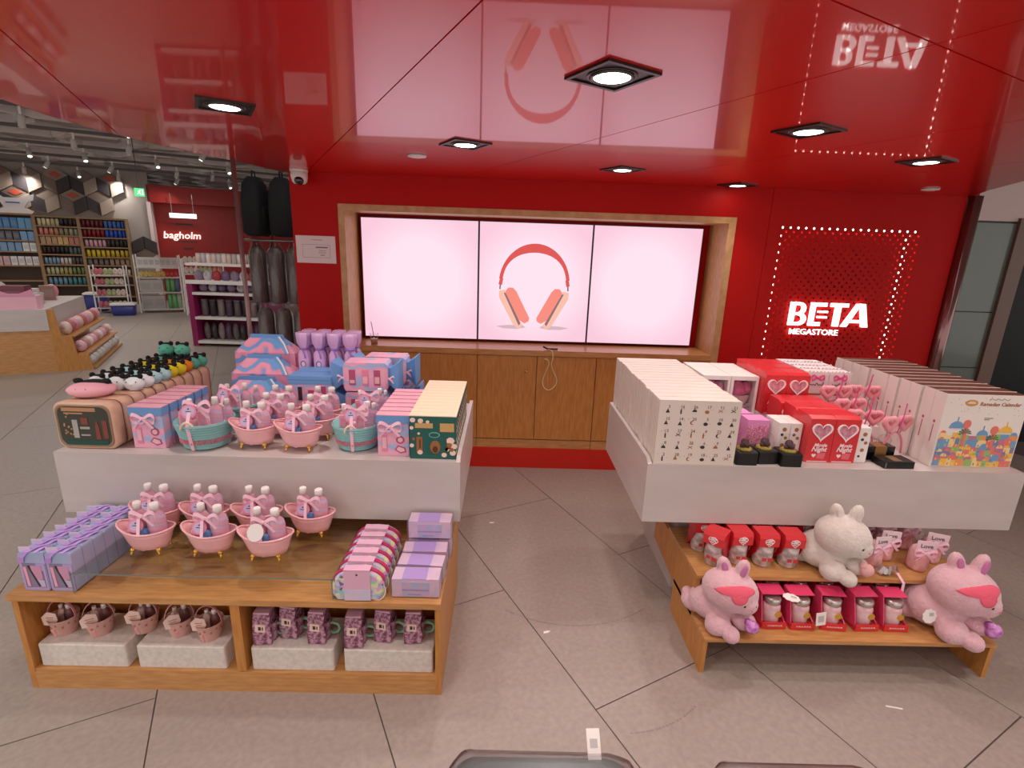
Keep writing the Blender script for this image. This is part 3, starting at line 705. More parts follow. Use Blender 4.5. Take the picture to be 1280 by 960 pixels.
# ---- flowered mug sets in the second bay
t = thing('mug_gift_set', '', 'gift set')
CHIN = mat('mauve_blossom', (196, 150, 170), .4, noise=((116, 62, 92), 70, (1, 1, 1), 3))
obj('mug', MB().lathe([(.036, 0), (.039, .004), (.040, .06), (.041, .082), (.037, .08), (.035, .01)], n=16), CHIN, t)
obj('handle', MB().tube([(.036, .0, .064), (.052, -.004, .072), (.072, -.006, .066), (.078, -.006, .048), (.068, -.005, .030), (.048, -.003, .024), (.037, 0, .030)], .0065, 8), mat('sage_handle', (128, 172, 142), .35), t, 'sage green handle')
obj('carton', MB().prism([(-.036, .004), (.030, .004), (.034, .05), (.026, .088), (.034, .135), (-.028, .140), (-.034, .09), (-.038, .05)], -.044, .02), CHIN, t)
obj('card', MB().prism([(-.026, .066), (.012, .062), (.014, .094), (-.022, .098)], -.048, -.0435).mi(1).box(-.012, -.002, -.049, -.048, .073, .088).box(.002, .006, -.049, -.048, .073, .086), [mat('blush_card'), INK], t)
obj('lid_flap', MB().box(-.028, .03, -.042, .016, .1345, .146).mi(1).box(-.018, .008, -.0425, -.042, .112, .128), [mat('mauve_flap', (206, 164, 182), .4), INK], t)
spread(t, [(-.895, 1.680, .190, .05), (-.805, 1.715, .190, -.08), (-.690, 1.690, .190, 0), (-.545, 1.672, .190, .06), (-.435, 1.705, .190, -.1), (-.322, 1.700, .190, .04)], 'mauve blossom mug gift set with sage green handle in the oak unit', 'mug sets in the oak unit')

# ================================================================== GOODS ON THE BATH TABLE
# ---- beige vanity cases
t = thing('vanity_case', '', 'gift case')
def rp(y, e): return [(p[0], y, p[1]) for p in rr_poly(-.123+e, .123-e, e, .205-e, .034, 4)]
obj('shell', MB().loft([rp(0, .006), rp(.005, 0), rp(.066, 0), rp(.071, .006)]), BEIGE, t)
obj('zip_seam', MB().loft([rp(.056, -.0008), rp(.060, -.0008)], cap=False), mat('brown_zip', (86, 58, 44), .6), t)
obj('window_rim', MB().loft([rp(.0, .008), rp(-.003, .010), rp(-.003, .016), rp(.0, .018)], cap=False), mat('brass_rim', (150, 120, 92), .35), t)
fp = MB().loft([rp(-.001, .016), rp(-.0005, .016)])
fp.mi(1).box(-.085, .055, -.0025, -.001, .168, .184).box(-.078, .0, -.0025, -.001, .156, .162)
fp.mi(2).box(-.050, -.028, -.003, -.001, .05, .13).box(-.02, .02, -.003, -.001, .09, .10).box(-.02, .018, -.003, -.001, .06, .066)
fp.mi(3).box(-.012, .016, -.003, -.001, .11, .14).prism([(.042, .045), (.062, .045), (.060, .10), (.054, .125), (.050, .125), (.044, .10)], -.003, -.001).box(.074, .094, -.003, -.001, .05, .13)
fp.mi(4).box(-.09, .09, -.0025, -.001, .018, .04)
fp.mi(1)
for i in range(12): x = -.085+.011*random.random()*3; z = .06+.1*random.random(); fp.prism(ell(x, z, .004, .004, 6), -.003, -.001)
obj('window_print', fp, [mat('window_dark', (62, 66, 56), .3), mat('tan_print', (192, 140, 100), .4), mat('grey_print', (176, 172, 166), .4), mat('rust_print', (134, 66, 52), .4), mat('deep_green_print', (24, 74, 66), .4)], t)
cs = [(-1.762, 2.042+.0732*i, T+.0005, 0) for i in range(10)]
spread(t, cs, 'beige rounded vanity case in the row at the end of the white table', 'vanity cases on the white table', first='beige rounded vanity case at the table edge with its product window showing')
# ---- plush zip pouches with ears lying on the cases
def pouch(name, body, dark, label, spots_, size=1.0, group='plush pouches lying on the vanity cases'):
    t = thing(name, '', 'pouch')
    obj('pouch_body', MB().ball((0, 0, .030), (.056*size, .043*size, .033), 14, 10), body, t)
    obj('flap', MB().ball((0, .012*size, .046), (.042*size, .026*size, .023), 12, 8), dark, t)
    for s in (-1, 1): obj('ear', MB().ball((s*.034*size, .006*size, .064), (.016*min(size, 1.4), .012, .013), 8, 6), dark, t)
    obj('muzzle', MB().ball((0, -.036*size, .034), (.016, .008, .010), 8, 6), body, t)
    e = MB()
    for s in (-1, 1): e.ball((s*.020, -.036*size, .044), .003, 6, 4)
    obj('eyes', e, INK, t)
    return spread(t, spots_, label, group)
BLKP = mat('black_plush', (20, 20, 22), .9, bump=.4, bscale=200)
ztop = T+.205
WHP, ICP, YEP = mat('pouch_white', (230, 236, 238), .8), mat('pouch_ice', (176, 220, 222), .8), mat('pouch_yellow', (226, 212, 34), .8)
pouch('plush_pouch', mat('pouch_pink', (240, 176, 190), .8), BLKP, 'large pink plush pouch with black ears lying on the first vanity cases', [(-1.795, 2.150, ztop, .05)], 1.7)
def prow(y0, n): return [(-1.848+.083*c+.006*((c+r) % 2), y0+.062*r, ztop, .15*((c+r) % 3-1)) for r in range(n) for c in range(3)]
pouch('plush_pouch', WHP, BLKP, 'white plush pouch with black ears lying on the vanity cases', prow(2.252, 2), .74)
pouch('plush_pouch', ICP, BLKP, 'ice blue plush pouch with black ears lying on the vanity cases', prow(2.376, 2), .74)
pouch('plush_pouch', YEP, BLKP, 'yellow plush pouch with black ears lying on the vanity cases', prow(2.500, 2), .74)
pouch('plush_pouch', mat('pouch_orange', (236, 138, 36), .8), BLKP, 'orange plush pouch with black ears lying on the vanity cases', prow(2.624, 1), .74)
pouch('plush_pouch', mat('pouch_teal', (96, 184, 158), .8), BLKP, 'teal plush pouch with black ears at the far end of the vanity cases', prow(2.688, 2), .74)
pouch('plush_pouch', mat('pouch_teal'), BLKP, 'teal plush pouch with black ears piled on top of the other teal pouches', [(-1.83, 2.720, ztop+.062, .1), (-1.745, 2.722, ztop+.062, -.1)], .74)
# ---- pink and blue scalloped boxes
def scallop_box():
    t = thing('scalloped_gift_box', '', 'gift box')
    w_, d, h = .134, .049, .185
    obj('carton', MB().box(-w_/2, w_/2, .002, d, 0, h-.012), MARBLE2, t)
    lid = [(-w_/2-.004, h), (-w_/2-.004, h-.030)]
    n = 9
    for k in range(n*2+1): lid.append((-w_/2-.004+(w_+.008)*k/(n*2), h-.040 if k % 2 else h-.032))
    lid += [(w_/2+.004, h-.030), (w_/2+.004, h)]
    obj('lid_front', MB().prism(lid, -.002, .002), BLUE, t, 'blue scalloped lid edge')
    obj('lid_side', MB().box(w_/2, w_/2+.004, .002, d-.001, h-.034, h), BLUE, t); obj('lid_side', MB().box(-w_/2-.004, -w_/2, .002, d-.001, h-.034, h), BLUE, t)
    obj('lid_top', MB().box(-w_/2-.004, w_/2+.004, -.002, d-.001, h-.0015, h+.003), PINK, t, 'pink lid top')
    pm = MB().box(-.05, -.026, 0, .002, .02, .095).mi(1).prism(ell(.03, .075, .018, .018), 0, .002).prism([(.004, .03), (.03, .012), (.055, .02), (.05, .04), (.02, .05)], 0, .002).mi(2).prism(ell(.03, .075, .011, .011), -.001, .002).box(-.047, -.03, -.001, .002, .035, .085).prism([(.012, .031), (.03, .019), (.049, .024), (.045, .036), (.022, .044)], -.001, .002)
    obj('product_print', pm, [TAGP, mat('plum_print', (180, 84, 120), .4), mat('pale_peach_print', (240, 190, 200), .4)], t)
    bow(t, -.012, -.001, .135, .05, name='ribbon_bow')
    oval_tag(t, -.020, -.003, .122, .018)
    return t
t = scallop_box()
dup_cache(t)
for i in range(7): dup(t, (-.465, 2.050+.0605*i, T+.0005), 0, 'pink box with blue scalloped lid in the row beside the dark green boxes', 'scalloped boxes beside the green boxes')
t2 = spread(t, [(-1.520, 2.066+.0605*i, T+.0005, 0) for i in range(6)], 'pink box with blue scalloped lid in the row beside the vanity cases', 'scalloped boxes beside the vanity cases', first='pink box with blue scalloped lid at the table edge beside the vanity case window')
# ---- dark green boxes with cream tops
t = thing('green_gift_box', '', 'gift box')
obj('carton', MB().box(-.099, .099, .0015, .0475, 0, .193), DKGREEN, t)
obj('cream_top', MB().box(-.1, .1, .001, .048, .192, .196), CREAM, t, 'cream top edge')
gp_ = MB()
gp_.mi(0).box(-.075, .0, 0, .002, .140, .162).box(.03, .09, 0, .002, .125, .163)
gp_.mi(1).prism(ell(.006, .11, .024, .013), 0, .002).mi(2).prism(ell(.006, .11, .020, .009), -.001, .002)
gp_.mi(3).box(-.07, -.045, 0, .002, .025, .10).prism(ell(.01, .055, .022, .03, 10), 0, .002)
gp_.mi(4)
for (x, z, r) in ((-.085, .175, .012), (-.052, .172, .012), (-.022, .168, .008), (-.09, .14, .009), (-.09, .06, .010), (.075, .085, .018), (.09, .06, .014), (.085, .03, .014), (-.055, .03, .012), (.06, .045, .010), (-.06, .115, .006), (.048, .02, .012)): gp_.prism(ell(x, z, r, r*.9, 7), -.001, .002)
gp_.mi(5).box(-.058, -.052, -.001, .002, .05, .09).prism([(.055, .03), (.075, .06), (.065, .07), (.05, .05)], -.001, .002).prism(ell(.01, .045, .012, .016, 8), -.0012, .002)
gp_.mi(3)
for (x, z, r) in ((.07, .065, .012), (.08, .045, .010), (-.082, .09, .006)): gp_.prism(ell(x, z, r, r, 7), -.0012, .002)
obj('floral_print', gp_, [mat('gold_print', (206, 166, 104), .4), mat('mint_print', (120, 186, 176), .4), DKGREEN, mat('copper_print', (160, 104, 60), .4), mat('blossom_print', (244, 216, 200), .4), mat('brown_print', (92, 52, 34), .4)], t)
sdp = MB()
for (y, z, r) in ((.012, .15, .007), (.03, .12, .010), (.02, .085, .009), (.036, .055, .007), (.014, .03, .009)): sdp.prism([(y+r*math.cos(a), z+r*math.sin(a)) for a in [2*PI*k/7 for k in range(7)]], .0985, .1, 'x')
obj('side_print', sdp, mat('blossom_print'), t)
spread(t, [(-.2915, 2.028+.049*i, T+.0005, 0) for i in range(12)], 'dark green floral gift box with cream top in the row at the table corner', 'green gift boxes on the white table', first='dark green floral gift box with gold labels at the very table edge')
# ---- teal rope buckets
def rope_bucket():
    t = thing('rope_bucket_set', '', 'gift set')
    n = 28; prof = []
    for k in range(10):
        z = .004+.0115*k; r = .098+.030*(k/9); prof += [(r, z), (r+.004, z+.0045), (r+.004, z+.007), (r+.001, z+.0112)]
    prof += [(.130, .121), (.124, .121), (.100, .02)]
    obj('bucket', MB().lathe(prof, n=n), TEAL, t)
    br = MB()
    for k in range(26):
        a = PI*1.02+PI*.96*(k/25)*1.0; r = .112
        br.tube([(r*math.cos(a+.03*math.cos(b)), r*math.sin(a+.03*math.cos(b))-.002, .042+.011*math.sin(b)) for b in [2*PI*j/8 for j in range(8)]], .0022, 5, closed=True)
    obj('braid_trim', br, mat('rose_braid', (216, 128, 146), .6), t)
    obj('rope_handle', MB().tube([(-.025+.028*math.cos(a), -.122, .10+.035*math.sin(a)) for a in [PI*k/10 for k in range(11)]], .006, 8), mat('cream_rope', (236, 206, 190), .6), t)
    obj('ribbon_strap', MB().strip([(-.018, -.085, .20), (-.02, -.128, .125), (-.02, -.124, .09), (-.02, -.116, .05), (-.02, -.102, .003)], (.008, 0, 0)), PINKR, t)
    for (x, y, h, r, m) in ((-.066, .01, .175, .026, PINKL), (.058, -.01, .19, .030, LOTION), (.085, .05, .165, .024, LOTION)): bottle(t, x, y, .03, h, r, m)
    def bx(x, y, m, w_=.022): 
        b_ = obj('boxed_cream', MB().box(x-w_, x+w_, y, y+.02, .06, .168), m, t); obj('print', MB().box(x-w_*.7, x+w_*.7, y-.001, y, .08, .155).mi(1).prism([(x+p[0]*w_, .115+p[1]*.02) for p in ((-.3, -1), (.3, -1), (.45, 1), (-.45, 1))], y-.002, y-.001), [TAGP, PINKL], b_)
    bx(-.062, -.065, PINK); bx(.020, -.070, PINK)
    obj('jar', MB().lathe([(.022, .06), (.022, .12), (.018, .126)], (-.022, -.055, 0), 12), PINKL, t)
    obj('filler', MB().lathe([(.1, .085), (.09, .095), (.03, .10)], n=18), mat('filler_paper', (236, 200, 214), .8, bump=.5, bscale=80), t)
    oval_tag(t, -.022, -.098, .178, .034); bow(t, .005, -.075, .195, .06)
    return t
rbk = rope_bucket(); dup_cache(rbk)
gl = 'teal rope buckets on the white table'
dup(rbk, (-.650, 2.165, T+.0005), .2, 'teal rope bucket set with white tag beside the scalloped and green boxes', gl).scale = (.84, .84, .95)
dup(rbk, (-.645, 2.385, T+.0005), .1, 'teal rope bucket set half hidden behind the one beside the scalloped boxes', gl).scale = (.78, .78, .95)
dup(rbk, (-1.292, 2.385, T+.0005), -.1, 'teal rope bucket set in the second row in front of the gable boxes', gl).scale = (.83, .83, 1)
rbk.scale = (.92, .92, 1); rbk.location = (-1.312, 2.138, T+.0005); rbk.rotation_euler = (0, 0, .1); rbk['label'] = 'large teal rope bucket set at the table edge beside the scalloped boxes'; rbk['group'] = gl
# ---- gable carry boxes in rising tiers on plain cartons
t = thing('gable_gift_box', '', 'gift box')
gw, gd = .165, .056
obj('body', MB().box(-gw, gw, -gd, gd, 0, .105), MARBLE, t)
obj('roof', MB().loft([[(-gw, -gd, .105), (gw, -gd, .105), (gw, gd, .105), (-gw, gd, .105)], [(-gw*.62, -.006, .178), (gw*.55, -.006, .178), (gw*.55, .006, .178), (-gw*.62, .006, .178)]], smooth=False), MARBLE, t)
obj('handle', MB().prism([(-gw*.62, .176), (gw*.55, .176), (gw*.5, .200), (-gw*.56, .200)], -.003, .003), BLUE, t, 'blue carry handle')
obj('ribbon_tail', MB().strip([(gw*.35, -.01, .19), (gw*.55, -gd*.5, .155), (gw*.75, -gd-.004, .105)], (.014, 0, .004)).mi(1).strip([(gw*.40, -.014, .19), (gw*.60, -gd*.5-.004, .155), (gw*.80, -gd-.008, .105)], (.004, 0, .002)), [BLUE, WCARD], t)
obj('lettering', MB().box(-.02, .03, -.035, -.033, .128, .134).box(.035, .07, -.035, -.033, .126, .136), mat('plum_print'), t).rotation_euler = (0, 0, 0)
gg = 'gable gift boxes on the white table'
dup_cache(t)
dup(t, (-1.285, 2.694, .906), 0, 'pink and blue gable gift box on the middle tier', gg); dup(t, (-1.315, 2.806, .997), 0, 'pink and blue gable gift box on the topmost tier', gg)
t.location = (-1.275, 2.580, T+.0005); t['label'] = 'pink and blue gable gift box on the lowest tier'; t['group'] = gg
for (x, y, z1, lab) in ((-1.285, 2.694, .906, 'flat pink and blue carton under the middle gable box'), (-1.315, 2.806, .997, 'tall pink and blue carton under the topmost gable box')):
    c = thing('carton', lab, 'carton', (x, y, T))
    obj('carton_body', MB().box(-.16, .16, -.054, .054, .0005, z1-T-.002), MARBLE2, c); obj('carton_lid', MB().box(-.163, .163, -.0555, .0555, z1-T-.03, z1-T), BLUE, c)
# ---- lilac twist-top packs
t = thing('twist_top_pack', '', 'gift pack')
tw = [(.036, 0), (.038, .01), (.038, .27), (.034, .30), (.021, .325), (.022, .333), (.036, .36), (.040, .40), (.039, .418)]
rings = []
for r, z in tw: rings.append([((r*(1+(.10*math.cos(7*a) if z > .29 else 0)))*math.copysign(abs(math.cos(a))**.7, math.cos(a)), (r*(1+(.10*math.cos(7*a) if z > .29 else 0)))*math.copysign(abs(math.sin(a))**.7, math.sin(a)), z) for a in [2*PI*k/28 for k in range(28)]])
obj('wrap', MB().loft(rings), LILAC, t)
obj('twist_bow', MB().tube([(.026*math.cos(a), .026*math.sin(a), .329) for a in [2*PI*k/12 for k in range(12)]], .006, 6, closed=True).strip([(0, -.03, .325), (.014, -.040, .30), (.018, -.042, .28)], (.006, 0, 0)), mat('violet_ribbon', (150, 110, 190), .35), t)
mp_ = MB()
for z in (.25, .165): mp_.mi(0).prism(ell(0, z, .017, .017), -.0405, -.036).mi(1).prism(ell(.002, z-.001, .012, .013), -.0412, -.04)
obj('round_print', mp_, [mat('violet_ink', (110, 84, 150), .4), mat('cream_print', (236, 206, 214), .4)], t)
t.scale = (.86, .86, 1)
spread(t, [(-1.080+.083*(i % 4), 2.712+.086*(i//4), T+.0005, 0) for i in range(8)], 'tall lilac twist-top pack in the block beside the gable boxes', 'twist-top packs on the white table')
# ---- sky blue lidded boxes
t = thing('blue_lidded_box', '', 'gift box')
obj('carton', MB().box(-.105, .105, .002, .098, 0, .20), MARBLE2, t); obj('lid', MB().box(-.108, .108, 0, .1, .196, .236), BLUE, t, 'sky blue lid')
obj('lid_seam', MB().box(-.109, .109, -.001, .101, .216, .218), mat('blue_seam', (70, 120, 180), .5), t)
obj('print', MB().box(-.06, -.04, 0, .002, .11, .18).mi(1).box(-.01, .02, 0, .002, .12, .165).box(.05, .08, 0, .002, .10, .185), [INK, mat('plum_print')], t)
spread(t, [(-.972, 2.468, T+.0005, 0), (-.968, 2.575, T+.0005, .02)], 'pink swirl box with sky blue lid behind the bathtub sets', 'blue lidded boxes on the white table')
# ---- cracker shaped boxes
t = thing('cracker_gift_box', '', 'gift box')
def sq(x, h, y=.07): return [(x, -y, .0775-h), (x, y, .0775-h), (x, y, .0775+h), (x, -y, .0775+h)]
obj('middle', MB().loft([sq(-.112, .060, .056), sq(-.100, .074, .064), sq(.100, .074, .064), sq(.112, .060, .056)], smooth=False), MARBLE2, t)
for s in (-1, 1):
    obj('flared_end', MB().loft([sq(s*.110, .050, .046), sq(s*.122, .044, .042), sq(s*.165, .0765, .066), sq(s*.168, .0765, .066)], smooth=False), BLUE, t, 'blue flared end')
    bow(t, s*.117, -.050, .07, .03, name='twist_bow')
pmm = MB()
for i, x in enumerate((-.065, 0, .06)): pmm.mi(i % 2).box(x-.016, x+.016, -.066, -.063, .035, .115).mi(2).box(x-.012, x+.012, -.067, -.065, .045, .08 if i else .062)
obj('product_print', pmm, [mat('plum_print'), TAGP, mat('pale_peach_print')], t)
spread(t, [(-.695, 2.562, T+.0005, 0), (-.700, 2.560, T+.1560, .02), (-.615, 2.715, T+.0005, 0), (-.635, 2.712, T+.1560, -.02)], 'cracker shaped pink and blue gift box stacked in front of the oak cabinet', 'cracker boxes on the white table')

# ================================================================== GOODS ON THE CALENDAR TABLE
# ---- white countdown calendars with numbered doors
t = thing('countdown_calendar', '', 'calendar')
CW, CD, CHT = .350, .056, .290
obj('box', MB().box(0, CW, 0, CD, 0, CHT), CALW, t)
obj('slip_case', MB().box(.0, CW+.002, -.001, .004, 0, CHT+.001), CALW, t)
obj('spine_edge', MB().box(-.0015, .0, .012, .044, .004, CHT-.004), CALW, t)
ic = MB(); rnd = random.Random(3)
nums = [3, 16, 26, 17, 11, 21, 15, 14, 20, 5, 10, 30, 13, 27, 24, 4, 23, 29, 8, 9, 22, 6, 7, 1, 2, 28, 19, 18, 25, 12]
doors = []
for r in range(5):
    for c in range(6):
        x = .036+c*.057; z = CHT-.036-r*.0545; doors.append((x, z, nums[r*6+c]))
        ic.mi(rnd.choice((0, 0, 1)))
        k = rnd.randrange(6); dx = rnd.uniform(-.004, .006); dz = -.010+rnd.uniform(-.003, .003); x += dx; z += dz
        if k == 0: ic.prism(ell(x, z, .010, .008, 9), -.0018, -.001)
        elif k == 1: ic.prism([(x-.010, z-.006), (x+.010, z-.006), (x+.007, z+.004), (x-.007, z+.004)], -.0018, -.001).box(x-.002, x+.002, -.0018, -.001, z, z+.010)
        elif k == 2: ic.box(x-.003, x+.003, -.0018, -.001, z-.012, z+.006).box(x-.0015, x+.0015, -.0018, -.001, z+.006, z+.012)
        elif k == 3:
            ic.prism([(x-.010, z+.006), (x-.008, z+.008), (x+.011, z-.004), (x+.009, z-.006)], -.0018, -.001).prism([(x+.010, z+.006), (x+.008, z+.008), (x-.011, z-.004), (x-.009, z-.006)], -.0018, -.001)
        elif k == 4: ic.prism([(x-.009, z-.008), (x+.009, z-.008), (x, z+.011)], -.0018, -.001)
        else:
            a = [(x+.009*math.cos(q), z+.009*math.sin(q)) for q in [PI*.3+1.4*PI*i/8 for i in range(9)]]+[(x+.003+.006*math.cos(q), z+.0065*math.sin(q)) for q in [PI*1.6-1.2*PI*i/8 for i in range(9)]]
            for i in range(8): ic.prism([a[i], a[i+1], a[16-i], a[17-i]], -.0018, -.001)
        ic.mi(0)
        for q in range(2): xx, zz = x+rnd.uniform(-.022, .022), z+rnd.uniform(0, .02); ic.box(xx, xx+.002, -.0018, -.001, zz, zz+.002)
obj('door_icons', ic, [INK, INKB], t)['kind'] = 'stuff'
tms = []
nm = MB()
for x, z, n_ in doors:
    me = text_mesh(str(n_), .019, INK, .0003, .008)
    vs = [(v.co.x+x+.006, v.co.y-.0013, v.co.z+z+.008) for v in me.vertices]; nm.add(vs, [list(p.vertices) for p in me.polygons]); bpy.data.meshes.remove(me)
obj('door_numbers', nm, mat('grey_number', (104, 92, 86), .6), t)['kind'] = 'stuff'
jit = random.Random(5)
spread(t, [(TRX0+.024+jit.uniform(-.004, .004), 2.044+i*.0572+jit.uniform(0, .0008), T+.0005, 0) for i in range(15)], 'white countdown calendar box with small numbered doors in the long row', 'countdown calendars on the white table', first='white countdown calendar with its numbered doors in full view at the table edge')
# ---- white window boxes with a gown doll inside
t = thing('window_gift_box', '', 'gift box')
ww, wd, wh = .144, .105, .285
fr_ = MB()
for (x0, x1, z0, z1) in ((-ww/2, ww/2, 0, .03), (-ww/2, ww/2, wh-.022, wh), (-ww/2, -ww/2+.014, .03, wh-.022), (ww/2-.014, ww/2, .03, wh-.022)): fr_.box(x0, x1, 0, wd, z0, z1)
obj('carton', fr_, WCARD, t); obj('back', MB().box(-ww/2+.014, ww/2-.014, wd-.01, wd-.002, .03, wh-.022), mat('mauve_lining', (150, 84, 108), .5), t)
obj('pane', MB().box(-ww/2+.014, ww/2-.014, .0005, .002, .03, wh-.022), CLEAR, t)
obj('bouquet', MB().ball((-.01, .055, .20), (.05, .035, .045), 10, 8).ball((.03, .05, .21), (.03, .03, .035), 8, 6).ball((-.02, .05, .235), (.03, .025, .02), 8, 6), mat('rose_petal', (206, 110, 150), .7, bump=.9, bscale=90), t)
obj('wrap_paper', MB().lathe([(.012, .04), (.045, .14), (.052, .175), (.04, .172)], (0, .055, 0), 10, smooth=False), mat('silver_wrap', (210, 196, 190), .35), t)
obj('ribbon', MB().strip([(-.05, .02, .12), (0, .012, .115), (.05, .02, .13)], (0, 0, .008)).strip([(-.04, .03, .15), (-.055, .02, .10), (-.045, .015, .05)], (.008, 0, 0)), mat('silver_ribbon', (196, 190, 190), .2, metal=.4), t)
spread(t, [(1.115+.147*c, 2.540+.107*r, T+.0005, 0) for r in range(3) for c in range(2)], 'white window box holding a pink rose bouquet beside the countdown calendars', 'window boxes on the white table')
# ---- red heart window boxes
t = thing('heart_gift_box', '', 'gift box')
hw, hd, hh = .056, .115, .205
obj('carton', MB().prism([(0, 0), (hd, 0), (hd, hh+.012), (.03, hh+.010), (0, hh)], -hw, hw, 'x'), REDC, t)
hm = MB(); A_ = heart(0, .148, .050, 24); B_ = heart(0, .1485, .042, 24)
for i in range(24): hm.prism([A_[i], A_[(i+1) % 24], B_[(i+1) % 24], B_[i]], -.004, .0005)
obj('heart_rim', hm, WINK, t, 'white heart outline')
obj('heart_window', MB().prism(B_, -.001, .0005), mat('heart_glass', (196, 110, 130), .15, coat=.6, noise=((226, 170, 184), 40, (1, 1, 1), 2)), t)
me1 = text('lettering', 'Movie', .024, WINK, t, (.004, -.001, .082), .0006, .02, .3); text('lettering', 'Night', .030, WINK, t, (0, -.001, .062), .0006, .02, .3)
obj('cup_print', MB().prism(heart(-.018, .033, .011, 12), -.001, .0005).mi(1).prism([(-.004, .02), (.03, .016), (.034, .045), (-.002, .046)], -.001, .0005).mi(0).box(-.045, .045, -.001, .0005, .003, .006), [WINK, mat('rose_print2', (226, 110, 120), .4)], t)
dup_cache(t)
gb = 'red heart boxes on the white table'
rows_ = [(1.424, 2.105), (1.538, 2.105), (1.424, 2.221), (1.538, 2.221), (1.410, 2.338), (1.524, 2.338)]
for (x, y) in rows_[1:]: dup(t, (x, y, T+.0005), 0, 'red box with white heart window in the block at the table front', gb)
for r in range(3):
    for c in range(2): dup(t, (1.394+.114*c, 2.478+.117*r, T+.106), 0, 'red box with white heart window raised on a white carton beside the window boxes', 'raised red heart boxes')
t.location = (rows_[0][0], rows_[0][1], T+.0005); t['label'] = 'red box with white heart window in the block at the table front'; t['group'] = gb
for x in (1.449,):
    c = thing('riser_carton', 'low white carton under the raised red heart boxes', 'carton', (x, 2.65, T))
    obj('carton_body', MB().box(-.112, .112, -.17, .17, .0005, .1055), WCARD, c); obj('tape', MB().box(-.02, .02, -.1705, -.17, .0005, .1055), CREAM, c)
# ---- white boxes with pink bows at the back
t = thing('bow_gift_box', '', 'gift box')
obj('carton', MB().box(-.058, .058, 0, .076, 0, .315), mat('blush_white', (240, 222, 226), .45), t)
tp = []
for k in range(13): tp.append((-.058+.116*k/12, .315+(.008 if k % 2 else 0)))
obj('scalloped_flap', MB().prism([(-.058, .30)]+tp+[(.058, .30)], -.001, .002), WCARD, t)
bow(t, 0, -.002, .285, .034, mat('hot_pink_ribbon', (226, 70, 140), .35), tails=False, name='printed_bow')
obj('script_strokes', MB().tube([(-.042, -.001, .245), (-.034, -.001, .250), (-.026, -.001, .244), (-.018, -.001, .250), (-.010, -.001, .243), (.0, -.001, .258), (.008, -.001, .244), (.018, -.001, .249), (.030, -.001, .243), (.034, -.001, .262)], .0022, 5), INK, t)
obj('print', MB().box(-.04, .03, -.001, .0005, .19, .20).mi(1).box(-.03, .02, -.001, .0005, .02, .15), [INKB, mat('rose_print')], t)
spread(t, [(1.652+.119*c, 2.560+.084*r, T+.0005, 0) for r in range(4) for c in range(2)][:8], 'white gift box with a pink bow print behind the fluffy headbands', 'bow boxes on the white table')
# ---- fluffy heart headbands
t = thing('heart_headband', '', 'headband')
obj('hoop', MB().tube([(.062*math.cos(a), 0, .006+.115*math.sin(a)) for a in [PI*(.01+.98*k/14) for k in range(15)]], .005, 6), mat('hoop_pink', (236, 140, 160), .5), t)
for s in (-1, 1):
    ht = MB(); P = [(s*.045+p[0], p[1]) for p in heart(0, .165, .034, 18)]
    ht.tube([(p[0], 0, p[1]) for p in P], .013, 8, closed=True)
    obj('fluffy_heart', ht, FLUFF, t)
    obj('heart_centre', MB().prism([(s*.045+p[0], p[1]) for p in heart(0, .166, .024, 18)], -.004, .004), mat('heart_fill', (216, 110, 120), .7), t)
    obj('spring', MB().tube([(s*.03, 0, .115), (s*.036, .002, .128), (s*.042, 0, .140)], .004, 6), mat('silver_ribbon'), t)
obj('paper_strap', MB().strip([(.0, -.01, .12), (.012, -.014, .20), (.02, -.01, .26)], (.003, 0, 0)), mat('hot_pink_ribbon'), t)
spread(t, [(1.70, 2.47, T+.07, .1), (1.86, 2.49, T+.07, -.1), (1.72, 2.375, T+.03, .15), (1.735, 2.285, T+.0005, -.1), (1.835, 2.205, T+.0005, .25)], 'pink fluffy heart headband standing among the gift boxes', 'heart headbands on the white table')
for (x0, x1, y0, y1, h, lab) in ((1.625, 1.935, 2.425, 2.535, .07, 'low blush carton under two heart headbands'), (1.64, 1.80, 2.325, 2.42, .03, 'flat blush carton under one heart headband')):
    c = thing('display_carton', lab, 'carton', ((x0+x1)/2, (y0+y1)/2, T))
    obj('carton_body', MB().box(-(x1-x0)/2, (x1-x0)/2, -(y1-y0)/2, (y1-y0)/2, .0005, h), mat('blush_white'), c); obj('front_label', MB().box(-.04, .04, -(y1-y0)/2-.001, -(y1-y0)/2, .008, h-.008), PINK, c)
# ---- small pink boxes, dotted white boxes, rose domes, black boxes
t = thing('small_pink_box', '', 'box')
obj('carton', MB().box(-.05, .05, 0, .085, 0, .155), mat('bubblegum_card', (232, 150, 206), .4), t)
obj('lace_print', MB().prism([(-.05, .0)]+[(-.05+.1*k/10, .125 if k % 2 else .135) for k in range(11)]+[(.05, 0)], -.001, .001), mat('lace_pink', (206, 90, 140), .5, noise=((240, 170, 200), 120, (1, 1, 1), 3)), t)
spread(t, [(1.195, 2.215, T+.0005, 0), (1.160, 2.315, T+.0005, .05), (1.135, 2.42, T+.0005, 0)], 'small pink lace print box behind the rose domes', 'small pink boxes on the white table')
t = thing('dotted_white_box', '', 'box')
obj('carton', MB().box(-.026, .026, 0, .06, 0, .165), WCARD, t)
dm = MB()
for (x, z, r) in ((0, .135, .010), (-.008, .11, .007), (.010, .095, .008), (0, .06, .009), (-.010, .03, .006)): dm.mi(0 if r > .0075 else 1).prism(ell(x, z, r, r, 8), -.001, .001)
obj('dot_print', dm, [INKB, INK], t)
dup_cache(t)
gd_ = 'dotted white boxes on the white table'
for (x, y) in ((1.338, 2.152), (1.283, 2.215), (1.338, 2.215)): dup(t, (x, y, T+.0005), 0, 'slim white box with dark dots between the pink and red boxes', gd_)
